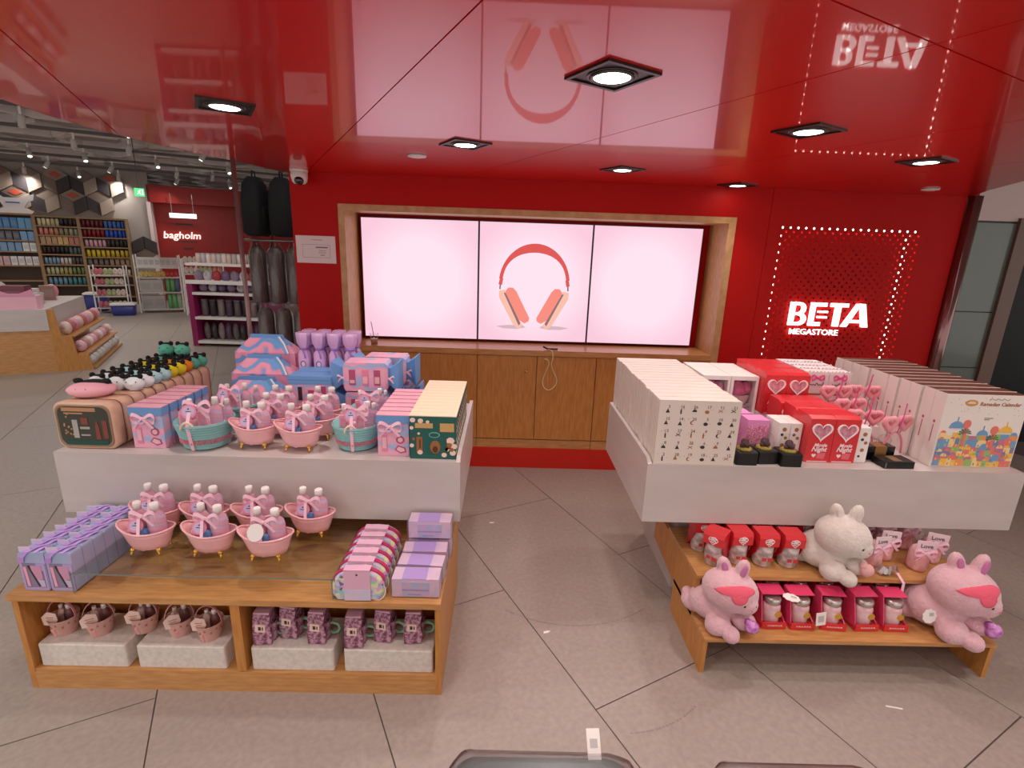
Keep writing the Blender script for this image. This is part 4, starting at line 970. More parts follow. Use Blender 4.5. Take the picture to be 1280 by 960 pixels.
dup(t, (1.628, 2.115, T+.0005), 0, 'slim white dotted box beside the front red heart boxes and black boxes', gd_)
t.location = (1.283, 2.152, T+.0005); t['label'] = 'slim white box with dark dots between the pink and red boxes'; t['group'] = gd_
t = thing('rose_dome', '', 'ornament')
obj('base', MB().loft([[(p[0], p[1], z) for p in rr_poly(-.046+e, .046-e, -.046+e, .046-e, .006, 2)] for z, e in ((0, 0), (.055, 0), (.060, .003))], smooth=False), BLACK, t, 'black square base')
obj('moss', MB().lathe([(.036, .059), (.032, .067), (.012, .070)], n=12), mat('olive_moss', (110, 112, 52), .8, noise=((180, 150, 60), 90, (1, 1, 1), 2)), t)
obj('rose', MB().ball((0, 0, .090), (.018, .018, .020), 10, 8).ball((.010, -.008, .080), (.013, .010, .012), 8, 6).ball((-.012, -.004, .078), (.012, .010, .011), 8, 6), mat('dark_rose', (70, 34, 40), .5, bump=.8, bscale=120), t)
obj('glass_dome', MB().lathe([(.038, .060), (.039, .095), (.034, .118), (.020, .132), (.004, .136)], n=18, cap=False), CLEAR, t)
spread(t, [(1.082, 2.094, T+.0005, .0), (1.180, 2.112, T+.0005, .08), (1.277, 2.088, T+.0005, -.03)], 'glass rose dome on a black base at the front of the calendar table', 'rose domes on the white table')
c = thing('black_gift_box', 'flat black box at the table edge in front of the headbands', 'box', (1.765, 2.095, T), .04)
obj('carton', MB().box(-.068, .068, -.04, .04, .0005, .032), BLACK, c); obj('silver_label', MB().box(-.067, -.06, -.0405, -.04, .004, .028), STEEL, c)
obj('gold_label', MB().box(-.02, .02, -.03, .03, .032, .0325), mat('dull_gold', (120, 96, 64), .4), c)
c = thing('glossy_black_box', 'taller glossy black box with a clear wrapped top behind the flat one', 'box', (1.735, 2.180, T), .05)
obj('carton', MB().box(-.075, .075, -.03, .03, .0005, .066), mat('gloss_black', (22, 18, 20), .12, coat=.5), c); obj('band', MB().box(-.02, .035, -.031, .031, .02, .067), mat('gold_band', (160, 116, 66), .35, metal=.4), c)
obj('clear_wrap', MB().ball((.04, 0, .088), (.03, .024, .026), 9, 6).ball((-.03, 0, .085), (.028, .024, .022), 9, 6), FILM, c)
# ---- story calendars with brown tops
t = thing('story_calendar', '', 'calendar')
SW, SD, SH = .368, .066, .340
obj('cover', MB().box(0, SW, 0, .004, 0, SH).box(0, .004, .004, SD-.004, 0, SH).box(0, SW, SD-.003, SD, 0, SH-.02), mat('cover_white', (236, 228, 220), .4), t)
obj('inner_block', MB().box(.004, SW-.002, .004, SD-.003, .002, SH-.001), mat('brown_block', (112, 64, 42), .5, noise=((80, 42, 28), 20, (1, 12, 1), 1.5)), t, 'brown inner block')
obj('spine_print', MB().prism([(.033+.006*math.cos(a), .205+.007*math.sin(a)) for a in [2*PI*k/8 for k in range(8)]], -.001, .0005, 'x').box(-.001, .0005, .031, .035, .11, .19), mat('plum_print'), t)
city = MB(); rnd = random.Random(9); cl = [(230, 120, 110), (240, 190, 80), (110, 160, 200), (150, 190, 110), (232, 150, 90), (190, 120, 150), (240, 214, 150), (120, 130, 170)]
mats_c = [mat('city_%d' % i, c, .45) for i, c in enumerate(cl)]
for r in range(6):
    x = .008
    while x < SW-.02:
        w_ = rnd.uniform(.018, .042); h = rnd.uniform(.022, .036); z0 = .006+r*.022
        top = z0+h+(.012 if r > 3 else 0)
        city.mi(rnd.randrange(8)).box(x, min(x+w_, SW-.006), -.0015-.0002*(6-r), -.0005, z0, top)
        if rnd.random() < .55:
            cx = min(x+w_/2, SW-.02); city.mi(rnd.randrange(8)); rr = w_*.38
            city.prism([(cx+rr*math.cos(a), top+rr*1.0*math.sin(a)) for a in [PI*k/8 for k in range(9)]], -.0016-.0002*(6-r), -.0005)
        city.mi(rnd.randrange(8)).box(x+.006, x+.012, -.002-.0002*(6-r), -.001, z0+.006, z0+.016)
        x += w_
for cx, z, rr, m in ((.075, .185, .032, 2), (.20, .155, .024, 2), (.30, .17, .03, 1)): city.mi(m).prism([(cx+rr*math.cos(a), z+rr*math.sin(a)) for a in [PI*k/10 for k in range(11)]], -.003, -.0005); city.mi(m).box(cx-.001, cx+.001, -.003, -.0005, z+rr, z+rr+.02)
for cx, z in ((.12, .16), (.25, .135)):
    city.mi(0).box(cx-.007, cx+.007, -.003, -.0005, .10, z+.035).prism([(cx+.017*math.cos(a), z+.045+.02*math.sin(a)) for a in [2*PI*k/10 for k in range(10)]], -.003, -.0005)
    for k in range(7):
        a = PI*k/6; city.mi(8).prism([(cx, z+.004), (cx+.030*math.cos(a), z+.026*math.sin(a)), (cx+.026*math.cos(a+.25), z+.022*math.sin(a+.25))], -.0034, -.0005)
for i in range(22): x, z = rnd.uniform(.02, SW-.02), rnd.uniform(.24, .33); city.mi(9).box(x, x+.002, -.001, -.0004, z, z+.002)
city.mi(10).prism(ell(.115, .302, .028, .015), -.0015, -.0005)
obj('city_picture', city, mats_c+[mat('palm_green', (70, 112, 72), .5), INK, mat('emblem_gold', (206, 150, 70), .4)], t)['kind'] = 'stuff'
obj('faint_script', MB().tube([(.19+.009*k, -.001, .321+.004*((k*5) % 3-1)) for k in range(11)], .0012, 4), mat('faint_ink', (150, 132, 128), .6), t)
text('lettering', 'Ramadan Calendar', .024, INKB, t, (.152, -.001, .298), .0004, .012, .2, align='LEFT')
obj('small_print', MB().box(.19, .228, -.001, .0, .233, .2355).box(.19, .214, -.001, .0, .226, .2285), INK, t)
obj('emblem_mark', MB().box(.098, .132, -.0022, -.001, .300, .304).box(.104, .126, -.0022, -.001, .307, .309), WINK, t)
jit = random.Random(8)
spread(t, [(1.935-.0045*min(i, 0)+jit.uniform(-.005, .004), 2.092+i*.0705, T+.0005, 0) for i in range(11)], 'tall white story calendar box with brown block and colourful city cover', 'story calendars on the white table', first='tall story calendar with its colourful city cover in full view at the table edge')

# ================================================================== STEPPED OAK SHELF
SX0, SX1 = .86, 2.09
t = thing('stepped_shelf', 'two-step oak shelf unit with plush rabbits and red boxes', 'shelf unit', (0, 0, 0))
prof = [(1.742, 0), (1.742, .158), (1.89, .158), (1.89, .350), (2.48, .350), (2.48, .19), (2.13, .155), (2.13, 0)]
obj('side_panel', MB().prism(prof, SX0, SX0+.02, 'x'), WOODV, t); obj('side_panel', MB().prism(prof, SX1-.02, SX1, 'x'), WOODV, t)
obj('lower_board', MB().box(SX0+.0, SX1, 1.735, 2.13, .1585, .176), WOOD, t); obj('upper_board', MB().box(SX0, SX1, 1.885, 2.28, .3505, .368), WOOD, t)
obj('riser_board', MB().box(SX0+.02, SX1-.02, 2.05, 2.066, .176, .350), WOODV, t)
LZ, UZ = .1765, .3685
# ---- red topped clear jars in house-shaped sleeves (upper step)
t = thing('red_sleeve_jar', '', 'gift jar')
obj('jar', MB().lathe([(.038, 0), (.0425, .006), (.0425, .10), (.036, .108)], n=16), mat('jar_glass', (214, 200, 196), .12, coat=.6, noise=((160, 140, 140), 30, (1, 1, 1), 2)), t, 'clear glass jar')
obj('sleeve_back', MB().box(-.046, .046, .038, .042, 0, .15), REDD, t)
for s in (-1, 1):
    obj('sleeve_side', MB().prism([(-.02, .07), (.04, 0), (.04, .14), (-.036, .13)], s*.044-.0015, s*.044+.0015, 'x'), REDD, t)
obj('sleeve_top', MB().prism([(-.040, .108), (.042, .108), (.042, .170), (-.030, .168), (-.040, .150)], -.046, .046, 'x'), REDC, t, 'red box top')
sg = MB(); rnd = random.Random(4)
for k in range(5): a = 2*PI*k/5; sg.tube([(.010*math.cos(a)+.011*math.cos(b), -.041, .135+.008*math.sin(a)+.007*math.sin(b)) for b in [2*PI*j/8 for j in range(8)]], .0016, 4, closed=True)
sg.tube([(p[0], -.041, p[1]) for p in heart(0, .131, .022, 16)], .0016, 4, closed=True)
obj('white_logo', sg, WINK, t)
obj('jar_print', MB().prism([(-.025+.0*k, .0) for k in ()] or [(-.022, .035), (.024, .030), (.026, .048), (-.02, .052)], -.042, -.040), mat('red_print', (206, 60, 66), .4), t)
t.scale = (.98, .98, .95)
gj = 'red sleeve jars on the stepped shelf'
dup_cache(t)
for (x, y, rz) in ((1.075, 2.00, .05), (1.188, 1.99, .03), (1.300, 1.985, .0)): dup(t, (x, y, UZ), rz, 'red sleeved glass jar in the front row on the upper oak step', gj)
for (x, y) in ((1.075, 2.135), (1.19, 2.13), (1.305, 2.13), (.945, 2.095)): dup(t, (x, y, UZ), 0, 'red sleeved glass jar in the row behind on the upper oak step', gj)
jx = dup(t, (.968, 1.985, UZ), -.75, 'red sleeved glass jar turned sideways with a white price label', gj)
o = obj('price_label', MB().box(-.05, -.0475, -.018, .018, .118, .160), WCARD, jx)
t.location = (1.43, 2.12, UZ); t['label'] = 'red sleeved glass jar behind the white plush rabbit'; t['group'] = gj
# ---- rose boxes with clear jars (lower step)
t = thing('rose_box_jar', '', 'gift jar')
obj('tray', MB().prism([(-.052, 0), (.052, 0), (.054, .004), (-.054, .004)], -.05, .048).prism([(-.052, .004), (.052, .004), (.050, .032), (-.050, .032)], -.052, -.046), REDC, t)
obj('back_panel', MB().box(-.050, .050, .042, .047, .004, .148), MAGC, t)
obj('side_panel', MB().prism([(-.046, .02), (.044, .004), (.044, .148), (-.006, .148)], -.052, -.048, 'x'), MAGC, t)
obj('side_panel', MB().prism([(-.046, .02), (.044, .004), (.044, .10), (.02, .06)], .048, .052, 'x'), MAGC, t)
obj('top_flap', MB().prism([(-.012, .140), (.047, .148), (.047, .152), (-.014, .144)], -.05, .05, 'x'), MAGC, t, 'rose pink top flap')
obj('jar', MB().lathe([(.034, .012), (.038, .02), (.038, .09), (.034, .10), (.030, .104)], (.0, -.004, 0), 16), mat('pink_jar', (222, 170, 184), .12, coat=.6, noise=((226, 200, 200), 30, (1, 1, 1), 2)), t)
obj('jar_lid', MB().lathe([(.034, .104), (.035, .106), (.035, .126), (.030, .130)], (0, -.004, 0), 16), mat('silver_lid', (196, 190, 186), .25, metal=.8), t, 'silver screw lid')
obj('gold_seal', MB().prism(ell(.014, .066, .014, .014, 10), -.0445, -.036), mat('gold_seal', (214, 170, 70), .3, metal=.4), t)
sq_ = MB()
for k in range(6): x = -.030+.011*k; sq_.tube([(x, -.0535, .016), (x+.004, -.0535, .022), (x+.008, -.0535, .015)], .0014, 4)
obj('white_script', sq_, WINK, t)
gr_ = 'rose box jars on the stepped shelf'; dup_cache(t)
for (x, rz) in ((1.300, .0), (1.437, -.08), (1.575, .03), (1.702, -.02)): dup(t, (x, 1.845, LZ), rz, 'rose box with clear jar and gold seal in the front row of the lower step', gr_)
for (x, rz) in ((1.115, .1), (1.235, 0), (1.36, -.1), (1.48, .05), (1.61, 0), (1.735, .08)): dup(t, (x, 1.972, LZ), rz, 'rose box with clear jar in the back row of the lower step', gr_)
t.location = (1.178, 1.848, LZ); t['label'] = 'rose box with clear jar and gold seal in the front row of the lower step'; t['group'] = gr_
for (x, y, z, rx, rz, s, lab, nm_) in ((1.360, 1.780, .245, .15, .2, (.024, .028), 'white rectangular price card hanging between the rose box jars', 'price_card'), (1.230, 1.800, .332, 1.0, -.5, (.032, .016), 'white oval swing tag lying on the rose box nearest the rabbit', 'swing_tag'), (1.800, 1.765, .282, .2, .1, (.032, .030), 'white scalloped swing tag of the pink rabbit at the end', 'swing_tag')):
    if nm_ == 'price_card': o = MB().box(-s[0], s[0], 0, .0015, -s[1], s[1]).mi(1).box(-s[0]*.6, s[0]*.6, -.0005, 0, -s[1]*.5, s[1]*.5).build(nm_, [WCARD, mat('pale_grey', (190, 186, 184), .5)])
    else: o = MB().prism([(s[0]*(1+.06*math.cos(9*a))*math.cos(a), s[1]*(1+.06*math.cos(9*a))*math.sin(a)) for a in [2*PI*k/36 for k in range(36)]], 0, .0015).mi(1).box(-.002, s[0]*.6, -.0005, 0, 0, s[1]*.5).build(nm_, [WCARD, mat('pale_grey')])
    o.location = (x, y, z); o.rotation_euler = (-rx, 0, rz); tag(o, lab, 'tag')
# ---- clear bags with header cards
t = thing('clear_gift_bag', '', 'gift bag')
obj('soap_petals', MB().lathe([(.036, .002), (.040, .015), (.040, .085), (.034, .102), (.026, .108)], n=14), mat('petal_pink', (236, 160, 166), .6, noise=((246, 200, 200), 40, (1, 1, 1), 2), bump=.6, bscale=70), t)
obj('film', MB().loft([[((p[0])*w_, p[1]*w_*.8, z) for p in ell(0, 0, 1, 1, 16)] for w_, z in ((.040, 0), (.045, .015), (.046, .085), (.034, .115), (.042, .155))], cap=False), FILM, t)
obj('header_card', MB().prism([(-.042, .108), (.040, .104), (.042, .152), (-.040, .156)], -.034, -.031), mat('blush_white'), t)
text('lettering', 'Love', .026, mat('mauve_ink', (120, 92, 110), .5), t, (0, -.0345, .130), .0004, .02, -.1)
bow(t, .0, -.036, .098, .044, PINKR)
spread(t, [(1.700, 2.005, UZ, .2), (1.785, 2.055, UZ, -.1), (1.885, 1.975, UZ, -.15), (1.995, 2.04, UZ, -.3), (1.84, 2.155, UZ, 0), (1.95, 2.15, UZ, .1), (1.73, 2.15, UZ, .1)], 'clear bag of pink petals with white header card and pink bow', 'petal bags on the stepped shelf')
t = thing('silver_ribbon_bundle', 'crumpled silver ribbon bundle with a hanging pink strap on the upper step', 'ribbon', (1.715, 1.925, UZ))
rb = MB(); rnd = random.Random(2)
for k in range(9): a = rnd.uniform(0, 2*PI); rb.strip([(0, 0, .015), (.03*math.cos(a), .018*math.sin(a), .03+.02*rnd.random()), (.05*math.cos(a), .022*math.sin(a), .012)], (.006*math.sin(a), -.006*math.cos(a), .002))
rb.ball((0, 0, .012), (.02, .015, .012), 8, 6)
obj('curls', rb, mat('silver_ribbon'), t); obj('pink_strap', MB().strip([(.03, -.02, .02), (.042, -.05, -.01), (.040, -.055, -.06), (.03, -.06, -.10)], (.006, 0, 0)), PINKR, t)
# ---- plush rabbits
def remesh(mb, name, m, vox=.0045, it=10):
    o = mb.build(name+'_tmp', m); r = o.modifiers.new('r', 'REMESH'); r.mode = 'VOXEL'; r.voxel_size = vox; r.use_smooth_shade = True
    s_ = o.modifiers.new('s', 'SMOOTH'); s_.iterations = it; s_.factor = .5
    dg = bpy.context.evaluated_depsgraph_get(); me = bpy.data.meshes.new_from_object(o.evaluated_get(dg)); me.name = name
    bpy.data.objects.remove(o); me.materials.clear(); me.materials.append(m)
    rn = random.Random(1)
    nrm = [v.normal.copy() for v in me.vertices]
    for v, q in zip(me.vertices, nrm): v.co += q*rn.uniform(-.0012, .0016)
    for p in me.polygons: p.use_smooth = True
    return me
def rabbit(label, m, inner, loc, rotz, scale, visor, gem):
    t = thing('plush_rabbit', label, 'plush toy', loc, rotz); t.scale = (scale,)*3
    b = MB(); E = Matrix.Rotation
    b.ball((-.02, .05, .085), (.115, .095, .085), 20, 14)                      # trunk lying on its belly
    b.ball((.012, -.010, .190), (.118, .094, .092), 20, 14, E(.22, 3, 'Y'))    # head
    b.ball((.064, -.046, .160), (.056, .052, .050), 14, 10)                    # cheek and snout
    b.ball((-.03, -.055, .045), (.058, .050, .046), 14, 10, E(.5, 3, 'Z'))     # near arm
    b.ball((.015, -.095, .032), (.036, .040, .034), 12, 9)                     # paw
    b.ball((.08, -.035, .06), (.050, .040, .040), 12, 9)                       # far arm
    b.ball((-.10, .09, .05), (.06, .06, .05), 12, 9)                           # hip
    b.ball((-.13, .10, .075), .028, 10, 8)                                     # tail
    b.ball((-.020, .010, .285), (.030, .022, .050), 12, 9, E(-.28, 3, 'Y'))    # ears
    b.ball((.046, -.012, .288), (.030, .022, .056), 12, 9, E(.22, 3, 'Y'))
    me = remesh(b, 'body', m); o = bpy.data.objects.new('body', me); COL.objects.link(o); o.parent = t
    e = MB().ball((-.022, -.012, .292), (.013, .006, .030), 10, 8, E(-.28, 3, 'Y')); obj('inner_ear', e, inner, t)
    e = MB().ball((.048, -.034, .296), (.013, .006, .032), 10, 8, E(.22, 3, 'Y')); obj('inner_ear', e, inner, t)
    for (x, y, z) in ((.050, -.096, .176), (.098, -.080, .168)): obj('eye', MB().ball((x, y, z), (.006, .005, .006), 8, 6), INK, t)
    obj('nose', MB().ball((.080, -.099, .160), (.004, .003, .003), 8, 6), mat('rose_print2'), t)
    if visor:
        from mathutils.bvhtree import BVHTree
        bv = BVHTree.FromPolygons([v.co for v in me.vertices], [list(p.vertices) for p in me.polygons])
        out = [(-.072, .226), (-.045, .243), (.0, .254), (.045, .254), (.082, .240), (.094, .226), (.074, .220), (.062, .216), (.056, .198), (.034, .184), (.010, .188), (-.006, .204), (-.012, .218), (-.045, .218)]
        def hit(x, z):
            r_ = bv.ray_cast(Vector((x, -1, z)), Vector((0, 1, 0))); return r_[0].y if r_[0] else -.06
        v = MB(); n = len(out); cx_, cz_ = .020, .222; K = 6
        rings_ = [[(cx_+(p[0]-cx_)*k/K, cz_+(p[1]-cz_)*k/K) for p in smooth([(q[0], q[1], 0) for q in out+out[:1]], 3)[:-1]] for k in range(1, K+1)]
        P3 = [[(x, hit(x, z)-.0035, z) for x, z in r_] for r_ in rings_]
        P3.append([(x, y+.008, z) for x, y, z in P3[-1]])
        v.loft(P3)
        obj('eye_patch', v, CORAL, t, 'coral felt patch on the brow')
    obj('held_heart', MB().ball((.100, -.078, .066), (.030, .022, .030), 10 if gem else 14, 7, ).ball((.085, -.075, .086), (.018, .018, .016), 8, 6), gem or PLUSHP, t)
    return t
rabbit('white plush rabbit hugging a pink heart on the upper oak step', PLUSHW, PLUSHW, (1.475, 1.940, UZ-.004), -.05, .98, False, mat('blush_heart', (236, 180, 180), .8, bump=.5, bscale=200))
rabbit('pink plush rabbit with coral eye patch sitting at the divided end beside the rose boxes', PLUSHP, mat('mauve_inner', (200, 120, 170), .8), (.962, 1.822, LZ-.004), -.15, .97, True, GEM)
rabbit('pink plush rabbit with coral eye patch slumped over the outer corner of the shelf', PLUSHP, mat('mauve_inner'), (1.935, 1.818, LZ-.004), -.02, 1.12, True, GEM)

# ================================================================== SUITCASES AT THE VERY FRONT
def suitcase(label, x0, x1, yb, h, m, rotz=0):
    t = thing('wrapped_suitcase', label, 'suitcase', ((x0+x1)/2, yb, 0), rotz); w_ = (x1-x0)/2
    obj('shell', MB().loft([[(p[0], p[1], z) for p in rr_poly(-w_+e, w_-e, -.25+e, -e, .05, 5)] for z, e in ((.045, .03), (.06, .008), (.09, 0), (h-.05, 0), (h-.02, .008), (h, .035))]), m, t)
    rib = MB()
    for k in range(5): x = -w_*.75+w_*1.5*k/4; rib.box(x-.008, x+.008, -.254, .004, .08, h-.05)
    obj('ribs', rib, m, t)
    obj('handle', MB().tube([(-.06, -.12, h-.01), (-.055, -.12, h+.012), (.055, -.12, h+.012), (.06, -.12, h-.01)], .008, 8), BLACK, t)
    for sx in (-1, 1):
        for y in (-.21, -.04): obj('wheel', MB().tube([(sx*(w_-.05)-.012, y, .022), (sx*(w_-.05)+.012, y, .022)], .022, 10).box(sx*(w_-.05)-.01, sx*(w_-.05)+.01, y-.01, y+.01, .03, .06), BLACK, t)
    obj('plastic_wrap', MB().loft([[(p[0]*(1+.006*math.sin(11*i)), p[1]+.004*math.sin(7*i), z) for i, p in enumerate(rr_poly(-w_-.006+e, w_+.006-e, -.256+e, .006-e, .052, 8))] for z, e in ((.05, .01), (h-.05, -.002), (h-.012, .006), (h+.006, .03))], cap=True), clear('wrap_film', (236, 236, 240), .22, 2.6), t)
    return t
suitcase('grey green suitcase in plastic wrap standing alone with a white price tag', -.088, .292, .824, .70, mat('sage_shell', (108, 122, 118), .35))
suitcase('dark plum suitcase in plastic wrap standing next to the grey green one', .440, .80, .806, .70, mat('plum_shell', (50, 38, 46), .35))
o = tag(MB().box(-.014, .014, -.001, .001, -.03, .03).mi(1).box(-.008, .008, -.0016, -.001, -.004, .012), 'x', 'x') if False else MB().box(-.014, .014, -.001, .001, -.03, .03).mi(1).box(-.008, .008, -.0016, -.001, -.004, .012).build('price_tag', [WCARD, mat('pale_grey')])
o.location = (.212, .826, .702); o.rotation_euler = (-.75, 0, .05); tag(o, 'white price tag tied on the grey green suitcase', 'tag')
# small litter on the stone
for (x, y, rz, lab) in ((.235, 1.955, .4, 'scrap of white paper on the aisle stone between the tables'), (-.045, 2.905, .2, 'tiny white paper scrap by the corner of the bath table'), (1.58, 1.585, -.2, 'thin white paper strip in front of the stepped shelf')):
    o = MB().prism([(-.018, -.004), (.006, -.007), (.02, .0), (.008, .006), (-.012, .008)] if x < 1 else [(-.03, -.003), (.03, -.003), (.03, .003), (-.03, .003)], 0, .002, 'z').build('paper_scrap', WCARD, None, (x, y, .0003), rz); tag(o, lab, 'litter')

# ================================================================== THE SHOP HALL BEHIND
def at(o, a, m, z=0, rz=GA): o.location = am(a, m, z); o.rotation_euler = (0, 0, rz); return o
PLAS = mat('grey_plaster', (160, 150, 144), .7)
struct(at(MB().box(-14, -1.9, 0, .1, 0, 3.9).build('wall_store', PLAS), 0, 16.55))
FARRED = mat('far_red', (158, 30, 22), .5)
rw = struct(at(MB().box(-1.9, 3.2, 0, .1, 0, 3.0).build('wall_store_red', FARRED), 0, 17.05))
at(MB().box(-1.95, 3.2, -.5, .0, 2.56, 2.98).build('fascia', FARRED, None), 0, 0).parent = rw
for o in kids(rw): o.location = (0, 0, 0); o.rotation_euler = (0, 0, 0)
obj('return_panel', MB().box(.3, .36, -.5, 0, 0, 2.56), FARRED, rw)
struct(at(MB().box(-1.98, -1.9, -.55, .1, 0, 2.56).build('trim_3', mat('pale_plaster')), 0, 17.05))
struct(at(MB().box(3.2, 9, 0, .1, 0, 3.9).build('wall_store_side', PLAS), 0, 17.05))
struct(MB().box(-26, -25.9, -2, 30, 0, 3.9).build('wall_far_left', PLAS))
ZS = 3.35
cst = struct(MB().box(-27, 8, 4.45, 31, ZS+.28, ZS+.4).box(-27, -2.0, -3, 4.45, ZS+.28, ZS+.4).build('ceiling_store', mat('ceiling_void', (66, 62, 62), .9)))
sl = MB()
for k in range(260):
    d = -10+k*.13
    sl.add(*(lambda q: ([tuple(v) for v in q], [(0, 1, 2, 3), (4, 5, 6, 7), (0, 1, 5, 4), (1, 2, 6, 5), (2, 3, 7, 6), (3, 0, 4, 7)]))([(x, y, z) for z in (ZS+.10, ZS+.20) for (x, y) in ((-24+d*.9, 4.2), (-23.92+d*.9, 4.2), (-14.92+d*.9, 27), (-15+d*.9, 27))]))
o = obj('ceiling_slats', sl, mat('slat_grey', (170, 162, 158), .6), cst); o['kind'] = 'stuff'
lt = MB(); rnd = random.Random(11); LATT = mat('lattice_white', (222, 214, 210), .6)
cw = 1.25; pts = {}
def jp(i, j):
    if (i, j) not in pts:
        x = cw*(i+.5*(j % 2)); y = cw*.87*j; pts[i, j] = Vector((-22+x+rnd.uniform(-.28, .28), 4.8+y+rnd.uniform(-.25, .25), ZS))
    return pts[i, j]
def centroid(a, b, c): return (a+b+c)/3
for j in range(0, 18):
    for i in range(0, 17):
        a, b = jp(i, j), jp(i+1, j); k = i+(j % 2)
        c, d = jp(k, j+1), jp(k+1, j+1)
        up = centroid(a, b, c if True else d) if True else None
        t1 = centroid(a, b, jp(i+(1 if j % 2 else 0)+ (0 if j % 2 else 1) - (0 if j % 2 else 1), j+1) if False else (d if j % 2 == 0 and False else jp(i+(j % 2), j+1) if j % 2 == 0 else jp(i+1, j+1)))
        t2 = centroid(b, jp(i+(0 if j % 2 == 0 else 1), j+1), jp(i+(1 if j % 2 == 0 else 2), j+1))
        def band(p, q, w_=.075):
            v = (q-p)
            if v.length < .05 or v.length > 2.4: return
            nn = Vector((-v.y, v.x, 0)).normalized()*w_; mid = (p+q)/2+nn*rnd.uniform(-1.2, 1.2)
            for (s_, e_) in ((p, mid), (mid, q)):
                lt.add([s_-nn, s_+nn, e_+nn, e_-nn, s_-nn+Vector((0, 0, .10)), s_+nn+Vector((0, 0, .10)), e_+nn+Vector((0, 0, .10)), e_-nn+Vector((0, 0, .10))], [(0, 1, 2, 3), (4, 5, 6, 7), (0, 1, 5, 4), (1, 2, 6, 5), (2, 3, 7, 6), (3, 0, 4, 7)])
        band(t1, t2)
        # neighbours to complete the honeycomb
        a2, b2 = jp(i, j+1), jp(i+1, j+1)
        t3 = centroid(jp(i+1, j), jp(i+2, j), jp(i+1+(j % 2), j+1) if j % 2 == 0 else jp(i+2, j+1))
        band(t2, t3)
        if j > 0:
            band(t1, centroid(a, b, jp(i+(j % 2), j-1) if j % 2 == 0 else jp(i+1, j-1)), .07)
o = obj('ceiling_lattice', lt, LATT, cst); o['kind'] = 'stuff'
for k in range(6):
    tr_ = MB().box(-9, 4, -.02, .02, 0, .05); o = tr_.build('light_track', mat('track_grey', (96, 90, 88), .5)); at(o, -2, 7.4+k*1.75, ZS-.12)
    tag(o, 'long dark lighting track under the lattice ceiling of the hall', 'light track', 'lighting tracks of the hall')
tsp = thing('track_spotlight', '', 'spotlight')
obj('arm', MB().box(-.012, .012, -.012, .012, -.02, .10), CAPW, tsp)
hd_ = obj('head', MB().lathe([(.035, -.15), (.04, -.145), (.04, .0), (.02, .012)], n=12), mat('spot_white', (196, 190, 186), .5), tsp); hd_.rotation_euler = (.5, .2, 0)
obj('glow', MB().lathe([(.030, -.1525), (.030, -.149)], n=10), mat('spot_glow', (255, 250, 240), emit=4), hd_)
rnd = random.Random(21); sps = []
for k in range(6):
    for q in range(9): sps.append((*am(-2-6.4+q*1.02+rnd.uniform(-.2, .2), 7.4+k*1.75, ZS-.22), GA+rnd.choice((0, PI, 1.2))))
spread(tsp, sps, 'small white track spotlight hanging in the hall beyond the red ceiling', 'track spotlights of the hall')
from bpy_extras.object_utils import world_to_camera_view
def out_of_picture(p):
    q = world_to_camera_view(S, camo, Vector(p)); return q.z < 0 or not (0 <= q.x <= 1 and 0 <= q.y <= 1)
HEAD = Matrix.Rotation(.2, 4, 'Y') @ Matrix.Rotation(.5, 4, 'X')
noff = 0
for (x, y, z, rz) in sps:
    mw = Matrix.Translation((x, y, z)) @ Matrix.Rotation(rz, 4, 'Z') @ HEAD
    p = mw @ Vector((0, 0, -.158)); name = 'spotlight_lamp'
    if out_of_picture(p): noff += 1; name = 'hall_spotlight_%d_offscreen' % noff
    lo = lamp(name, p, STORE_W, 2.2, .03, (1, .95, .9), blend=1); lo.rotation_euler = mw.to_euler()
# the same ceiling spots go on over the hall beside the entrance and light the stone there
for (a, m) in ((-2.5, 2.6), (-3.2, .6), (-3.8, 4.9)):
    noff += 1; lamp('hall_spotlight_%d_offscreen' % noff, am(a, m, ZS-.38), HALL_FRONT_W, 2.6, .04, (1, .95, .9), blend=1)
# shelving bays on the far wall
def shelf_bay(a0, a1, ztop, shelves, label):
    t = thing('shelving_bay', label, 'shelving'); at(t, (a0+a1)/2, 16.53); w_ = (a1-a0)/2
    obj('back', MB().box(-w_, w_, -.02, 0, 0, ztop), mat('bay_back', (86, 64, 50), .6), t)
    for s in (-1, 1): obj('upright', MB().box(min(s*w_, s*(w_-.03)), max(s*w_, s*(w_-.03)), -.36, -.02, 0, ztop), mat('bay_oak', (150, 118, 84), .5), t)
    obj('top', MB().box(-w_+.03, w_-.03, -.36, -.02, ztop-.04, ztop), mat('bay_oak'), t)
    for z in shelves: obj('shelf', MB().box(-w_+.03, w_-.03, -.36, -.02, z-.03, z), mat('bay_oak'), t)
shelf_bay(-5.3, -4.18, 2.12, (1.78, 1.52, 1.27, .95, .6, .2), 'oak shelving bay with blue packs on the far hall wall')
shelf_bay(-4.18, -3.36, 2.10, (1.87, 1.66, 1.45, 1.22, .98, .74, .49, .2), 'oak shelving bay with many narrow shelves of tubs on the far hall wall')
shelf_bay(-3.36, -2.42, 2.10, (1.86, 1.64, 1.41, 1.17, .97, .72, .49, .2), 'oak shelving bay with blue and yellow tins on the far hall wall')
CANS = {}
